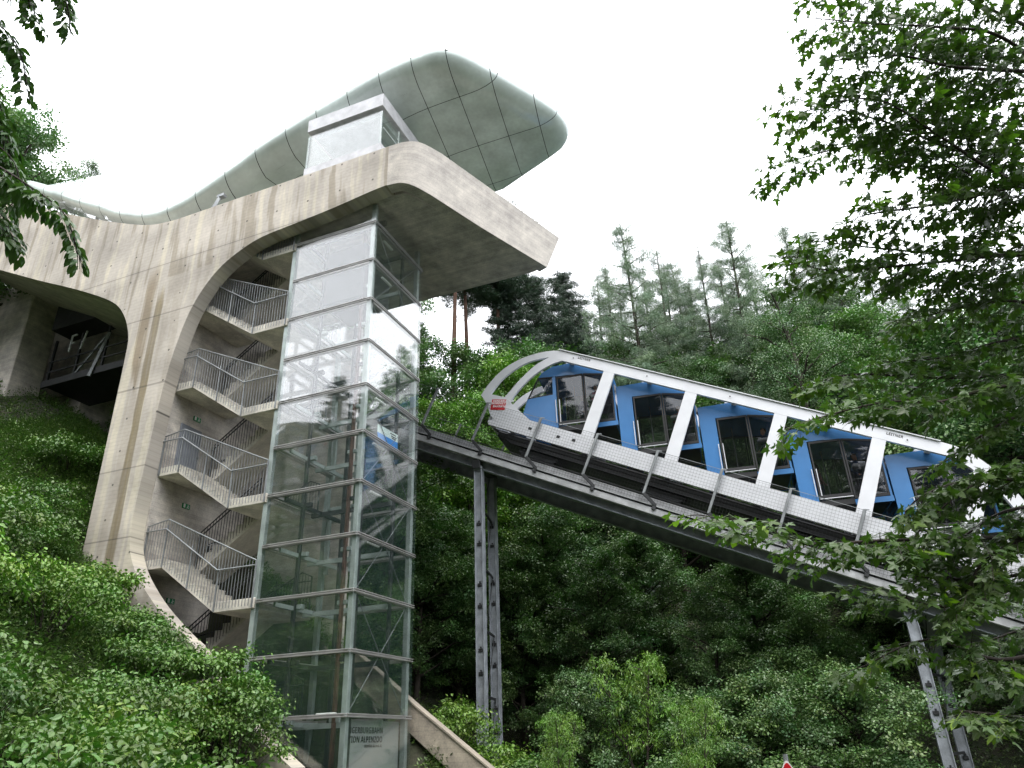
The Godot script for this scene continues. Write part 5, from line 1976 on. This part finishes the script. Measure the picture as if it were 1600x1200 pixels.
func leafy_branches(t: Node3D, branches: Array, rad0: float, kind: int, ll: float, lw: float, col: Color, young: Color, step: float, reach: float, leaf_name: String, sd: int, hang: float, single := 300) -> void:
	var r := RandomNumberGenerator.new()
	r.seed = sd
	var wood := MB.new()
	var spots := []        # [seen size, transform, colour]
	for br in branches:
		var cv := smooth(br, 5)
		var rr := []
		for i in cv.size():
			rr.append(lerpf(rad0, 0.004, float(i) / (cv.size() - 1)))
		wood.tube(cv, rr, 5)
		var n := cv.size() - 1
		var dist := 0.0
		var side := 1.0
		for i in n:
			var a: Vector3 = cv[i]
			var b: Vector3 = cv[i + 1]
			var l := a.distance_to(b)
			var done := 0.0
			while done < l:
				var f := (i + done / l) / n
				done += step * r.randf_range(0.7, 1.3)
				side = -side
				var p := a.lerp(b, clampf(done / l, 0, 1))
				var d := (b - a).normalized()
				var s := d.cross(Vector3.UP).normalized() * side
				var L := reach * (1.0 - 0.55 * f) * r.randf_range(0.5, 1.2)
				var dir := (s * 0.9 + d * 0.7 + Vector3(0, r.randf_range(-0.45, 0.35) - hang, 0)).normalized()
				var e := p + dir * L + Vector3.DOWN * L * L * 0.2
				wood.tube([p, e], [0.005, 0.002], 3)
				var m := maxi(2, int(L / (ll * 0.42)))
				for k in m:
					var q := lerpf(0.2, 1.0, (k + r.randf() * 0.5) / m)
					for w in [-1.0, 1.0]:
						var o := p.lerp(e, q)
						var ld: Vector3 = (dir * 0.5 + dir.cross(Vector3.UP).normalized() * w * r.randf_range(0.4, 1.1) + Vector3(0, r.randf_range(-0.5, 0.1) - hang, 0)).normalized()
						var up := (Vector3.UP + rdir(r) * (0.85 if kind == 2 else 0.5)).normalized()
						var sx: Vector3 = ld.cross(up).normalized()
						var sz := r.randf_range(0.65, 1.15)
						var bas := Basis(sx, sx.cross(ld).normalized(), -ld).scaled(Vector3.ONE * sz)
						o += ld * ll * 0.4
						var c := col.lerp(young, clampf((f - 0.75) * 3.0, 0, 1) * r.randf() if young != col else 0.0)
						spots.append([seen_size(o) * sz, Transform3D(bas, o), vary(c, r, 0.22)])
	part("branches", wood, M.bark, t)
	spots.sort_custom(func(a, b): return a[0] > b[0])
	# a few leaf meshes, shared; the largest seen leaves are parts of their own
	var vars := []
	for v in 6:
		var mb := MB.new()
		var k := 0.8 + 0.08 * v
		mb.tint = Color(vary(col if v < 5 else young, r, 0.15))
		leaf_shape(mb, Vector3(0, 0, 0), Vector3(0, 0, -1), Vector3.UP, ll * k, lw * k, kind)
		vars.append(mb.mesh())
	var mbw := MB.new()
	leaf_shape(mbw, Vector3.ZERO, Vector3(0, 0, -1), Vector3.UP, ll, lw, kind)
	var xs := []
	var cols := []
	for i in spots.size():
		if i < single:
			var o := part(leaf_name, vars[r.randi() % 6], M.maple_leaf, t)
			o.transform = spots[i][1]
		else:
			xs.append(spots[i][1])
			cols.append(spots[i][2])
	if xs.size():
		multi("foliage", mbw.mesh(), xs, cols, M.maple_leaf, t)

func maple() -> void:
	var t := thing("maple_tree", "near maple reaching in from the right with dark lobed leaves", "tree")
	var br := [
		[V(3.18,7.54,-7.09), V(2.68,7.71,-6.53), V(2.10,7.61,-6.09), V(1.49,7.47,-5.66), V(0.90,7.34,-5.22)],
		[V(3.24,7.86,-6.95), V(2.75,7.96,-6.50), V(2.21,8.00,-6.07), V(1.36,7.77,-5.65)],
		[V(3.05,7.31,-6.80), V(2.17,7.22,-6.26), V(1.65,7.18,-5.85), V(1.03,6.99,-5.46)],
		[V(2.78,6.03,-7.13), V(2.19,6.32,-6.63), V(1.83,6.51,-6.27), V(1.33,6.75,-5.82), V(0.70,6.59,-5.54)],
		[V(3.17,7.16,-7.64), V(1.99,7.16,-7.02), V(1.25,6.99,-6.66), V(0.36,6.71,-6.30)],
		[V(3.05,6.85,-7.52), V(2.16,6.80,-6.96), V(1.47,6.94,-6.38), V(0.61,7.03,-5.75)],
		[V(2.83,6.27,-7.02), V(2.37,6.11,-6.78), V(1.74,5.92,-6.48), V(1.14,5.78,-6.17), V(0.95,5.67,-6.00)],
		[V(2.85,5.89,-7.71), V(2.02,5.78,-7.28), V(1.28,5.78,-6.83), V(0.54,5.81,-6.37)],
		[V(2.69,5.61,-7.32), V(2.15,5.57,-7.03), V(1.48,5.49,-6.73), V(0.64,5.42,-6.34), V(0.38,5.50,-6.11)],
		[V(2.54,4.71,-7.97), V(1.55,4.60,-7.40), V(0.70,4.57,-6.84), V(0.31,4.42,-6.53)],
		[V(2.32,4.41,-7.33), V(1.60,4.25,-6.95), V(1.27,4.12,-6.70), V(0.77,4.07,-6.36), V(0.07,3.87,-6.01)],
		[V(1.92,3.05,-7.41), V(1.15,3.01,-6.93), V(0.53,2.98,-6.51), V(-0.01,2.94,-6.13), V(-0.34,3.05,-5.76), V(-0.71,3.08,-5.40)],
		[V(1.83,3.08,-7.12), V(1.28,2.82,-6.92), V(0.96,2.49,-6.85), V(0.54,2.56,-6.53), V(0.28,2.62,-6.27)],
		[V(1.95,3.41,-7.23), V(1.46,3.48,-6.92), V(0.98,3.36,-6.71), V(0.77,3.21,-6.63)],
		[V(1.68,2.17,-7.29), V(1.18,2.09,-7.06), V(0.70,2.24,-6.72), V(0.21,2.07,-6.53)],
		[V(1.51,1.63,-7.27), V(1.14,1.69,-6.98), V(0.78,1.74,-6.69)],
		[V(2.11,2.70,-8.86), V(1.58,2.76,-8.50), V(1.08,2.60,-8.27)],
		[V(2.16,3.67,-7.41), V(1.70,3.57,-7.13), V(1.24,3.37,-6.89), V(0.81,3.04,-6.73)],
		[V(2.15,3.38,-7.80), V(1.63,3.31,-7.48), V(1.14,3.04,-7.27), V(0.84,2.87,-7.07)],
		[V(1.93,2.84,-7.52), V(1.49,2.74,-7.32), V(1.09,2.72,-7.09), V(0.74,2.74,-6.87)],
		[V(2.02,2.53,-8.43), V(1.59,2.40,-8.21), V(1.17,2.28,-8.00)],
		[V(1.80,1.98,-8.16), V(1.41,1.94,-7.91), V(1.06,2.05,-7.60)],
		[V(2.42,4.26,-7.80), V(2.00,4.18,-7.56), V(1.55,3.95,-7.39), V(1.28,3.77,-7.26)],
		[V(2.67,5.04,-7.85), V(2.06,4.95,-7.58), V(1.51,4.80,-7.36), V(0.98,4.76,-7.10)],
		[V(2.80,5.36,-7.97), V(2.20,5.41,-7.63), V(1.58,5.28,-7.37), V(1.21,5.20,-7.19)],
	]
	var wood := MB.new()
	wood.tube([V(3.6, -0.2, -8.5), V(3.65, 2.0, -8.35), V(3.75, 4.2, -8.2), V(3.85, 6.4, -8.0), V(3.9, 9.5, -7.8)], [0.20, 0.17, 0.14, 0.10, 0.05], 10)
	for b in br:
		var p: Vector3 = b[0]
		wood.tube([V(3.75, maxf(0.8, p.y - 0.9), -8.2), V(3.75, maxf(0.9, p.y - 0.5), -8.2).lerp(p, 0.5), p], [0.05, 0.035, 0.024], 6)
	part("trunk", wood, M.bark, t)
	var more := br.slice(0, 9)
	for i in [0, 3, 7]:       # a second tier of boughs behind
		var b2 := []
		for p in br[i].slice(0, -1):
			b2.append(p + V(0.30, 0.16 - 0.02 * i, -0.75))
		more.append(b2)
	var low := br.slice(9)
	leafy_branches(t, more, 0.022, 2, 0.118, 0.13, Color(0.070, 0.130, 0.030), Color(0.17, 0.30, 0.04), 0.082, 0.62, "leaf", 901, 0.10, 150)
	leafy_branches(t, low, 0.020, 2, 0.118, 0.13, Color(0.070, 0.130, 0.030), Color(0.17, 0.30, 0.04), 0.085, 0.46, "leaf", 902, 0.12, 150)

func cherry() -> void:
	var t := thing("cherry_tree", "near cherry with drooping pointed leaves at the upper left corner", "tree")
	var br := [
		[V(-6.18,6.48,-2.78), V(-5.85,6.27,-2.95), V(-5.53,6.02,-3.13), V(-5.33,5.84,-3.24), V(-5.23,5.64,-3.31), V(-5.16,5.38,-3.40)],
		[V(-6.87,8.45,-2.67), V(-6.45,8.23,-2.83), V(-6.23,7.91,-2.97), V(-6.15,7.43,-3.13)],
		[V(-6.53,7.45,-2.73), V(-6.29,7.12,-3.00), V(-6.25,6.79,-3.19), V(-6.34,6.25,-3.44)],
		[V(-6.79,8.80,-2.52), V(-6.23,8.69,-2.68), V(-6.03,8.30,-2.84), V(-5.94,8.10,-2.86)],
		[V(-6.55,8.79,-2.62), V(-5.87,8.67,-2.82), V(-5.71,8.29,-2.97), V(-5.65,8.03,-3.01)],
		[V(-6.9,7.9,-2.6), V(-6.45,7.6,-2.85), V(-6.32,7.2,-3.05), V(-6.38,6.7,-3.25)],
		[V(-6.6,7.0,-2.75), V(-6.2,6.75,-3.0), V(-6.0,6.5,-3.15), V(-5.98,6.2,-3.25)],
		[V(-6.15,6.13,-2.98), V(-5.92,5.92,-3.10), V(-5.83,5.78,-3.13), V(-5.74,5.64,-3.16)],
	]
	var wood := MB.new()
	wood.tube([V(-9.2, 0.0, -2.4), V(-8.9, 2.5, -2.3), V(-8.5, 5.0, -2.2), V(-8.1, 8.9, -2.1)], [0.16, 0.14, 0.11, 0.05], 9)
	for b in br:
		var p: Vector3 = b[0]
		wood.tube([V(-8.3, p.y - 0.5, -2.2), V(-8.2, p.y + 0.2, -2.3).lerp(p, 0.6), p], [0.035, 0.025, 0.014], 6)
	part("trunk", wood, M.bark, t)
	leafy_branches(t, br, 0.012, 1, 0.105, 0.05, Color(0.055, 0.115, 0.030), Color(0.055, 0.115, 0.030), 0.06, 0.32, "leaf", 933, 0.35)

func stump() -> void:
	var t := thing("uprooted_stump", "reddish brown uprooted stump on the green slope right of the glass tower", "tree stump", Vector3(-12.7, ground_y(-12.7, -24.6) + 0.3, -24.6))
	var r := RandomNumberGenerator.new()
	r.seed = 12
	var mb := MB.new()
	mb.tube([V(0, -0.3, -0.6), V(0, 0.1, 0), V(0.05, 0.2, 0.35)], [0.22, 0.26, 0.34], 9)
	part("trunk", mb, M.pine_bark, t)
	for i in 14:
		var a := TAU * i / 14.0 + r.randf_range(-0.2, 0.2)
		var e := V(cos(a) * r.randf_range(0.5, 0.9), 0.2 + sin(a) * r.randf_range(0.45, 0.75), 0.45 + r.randf_range(-0.1, 0.3))
		mb = MB.new()
		mb.tube([V(cos(a) * 0.2, 0.2 + sin(a) * 0.2, 0.3), e * 0.6 + V(0, 0.1, 0.15), e], [0.07, 0.045, 0.012], 5)
		part("root", mb, M.pine_bark, t)

func sign_post() -> void:
	var s := thing("warning_sign", "red bordered triangular warning sign cut by the bottom edge", "road sign", Vector3(-0.77, -0.075, -10.66))
	s.rotation.y = 0.12
	var tri := func(r: float, y: float) -> Array:
		var o := []
		for k in 3:
			var a := deg_to_rad(90.0 + 120.0 * k)
			var c := Vector2(cos(a), sin(a)) * (r - 0.06)
			for j in 5:
				var f := a + deg_to_rad(-60.0 + 30.0 * j)
				o.append(Vector2(0, y) + c + Vector2(cos(f), sin(f)) * 0.03)
		return o
	var mb := MB.new()
	mb.prism(P(tri.call(0.40, 1.06)), Transform3D(), -0.006, 0.0)
	part("white_edge", mb, M.white_print, s)
	mb = MB.new()
	mb.prism(P(tri.call(0.375, 1.06)), Transform3D(), 0.0, 0.003)
	part("red_border", mb, M.red_paint, s)
	mb = MB.new()
	mb.prism(P(tri.call(0.25, 1.06)), Transform3D(), 0.003, 0.006)
	part("white_field", mb, M.white_print, s)
	mb = MB.new()
	mb.tube([V(0, 0, -0.04), V(0, 1.5, -0.04)], [0.03, 0.03], 12)
	part("post", mb, M.galvanised, s)
	mb = MB.new()
	mb.box(V(0, 1.25, -0.035), Vector3(0.1, 0.05, 0.05), Basis(), 0.01)
	part("clamp", mb, M.dark_steel, s)

# ---------------------------------------------------------------- scene
func _ready() -> void:
	rng.seed = 1
	cam = Camera3D.new()
	cam.name = "camera"
	cam.fov = 54.70
	cam.near = 0.1
	cam.far = 600.0
	add_child(cam)
	cam.transform = Transform3D(Basis(Vector3.UP, deg_to_rad(21.4)) * Basis(Vector3.RIGHT, deg_to_rad(26.13)) * Basis(Vector3.BACK, deg_to_rad(-2.11)), CAM)
	cam.current = true

	var we := WorldEnvironment.new()
	we.name = "world_environment"
	var env := Environment.new()
	env.background_mode = Environment.BG_SKY
	var sky := ProceduralSkyMaterial.new()
	sky.sky_top_color = Color(0.97, 0.98, 1.0)
	sky.sky_horizon_color = Color(0.90, 0.92, 0.95)
	sky.sky_curve = 0.25
	sky.ground_bottom_color = Color(0.20, 0.21, 0.18)
	sky.ground_horizon_color = Color(0.30, 0.32, 0.28)
	env.sky = Sky.new()
	env.sky.sky_material = sky
	env.background_energy_multiplier = 1.2
	env.tonemap_mode = Environment.TONE_MAPPER_LINEAR
	env.tonemap_exposure = 3.1
	env.sdfgi_enabled = true
	env.ssao_enabled = true
	env.ssil_enabled = true
	we.environment = env
	add_child(we)
	var sun := DirectionalLight3D.new()
	sun.name = "overcast_sun"
	sun.light_energy = 0.3
	sun.light_color = Color(1.0, 0.98, 0.95)
	sun.light_angular_distance = 40.0
	sun.shadow_enabled = true
	sun.sky_mode = DirectionalLight3D.SKY_MODE_LIGHT_ONLY
	add_child(sun)
	sun.rotation_degrees = Vector3(-62, 25, 0)

	materials()
	terrain()
	station()
	stairs()
	roof()
	tower()
	parapets()
	floodlight()
	banner()
	viaduct()
	pylon("pair of tall grey steel columns carrying the track right of the tower", -11.83, -26.15, 11.95, 12.4, -0.40)
	pylon("pair of grey steel columns under the lower track at the right", 2.6, -28.1, 5.35, 5.6, 0.72)
	car()
	passengers()
	plant_meshes()
	forest()
	undergrowth()
	maple()
	cherry()
	stump()
	sign_post()
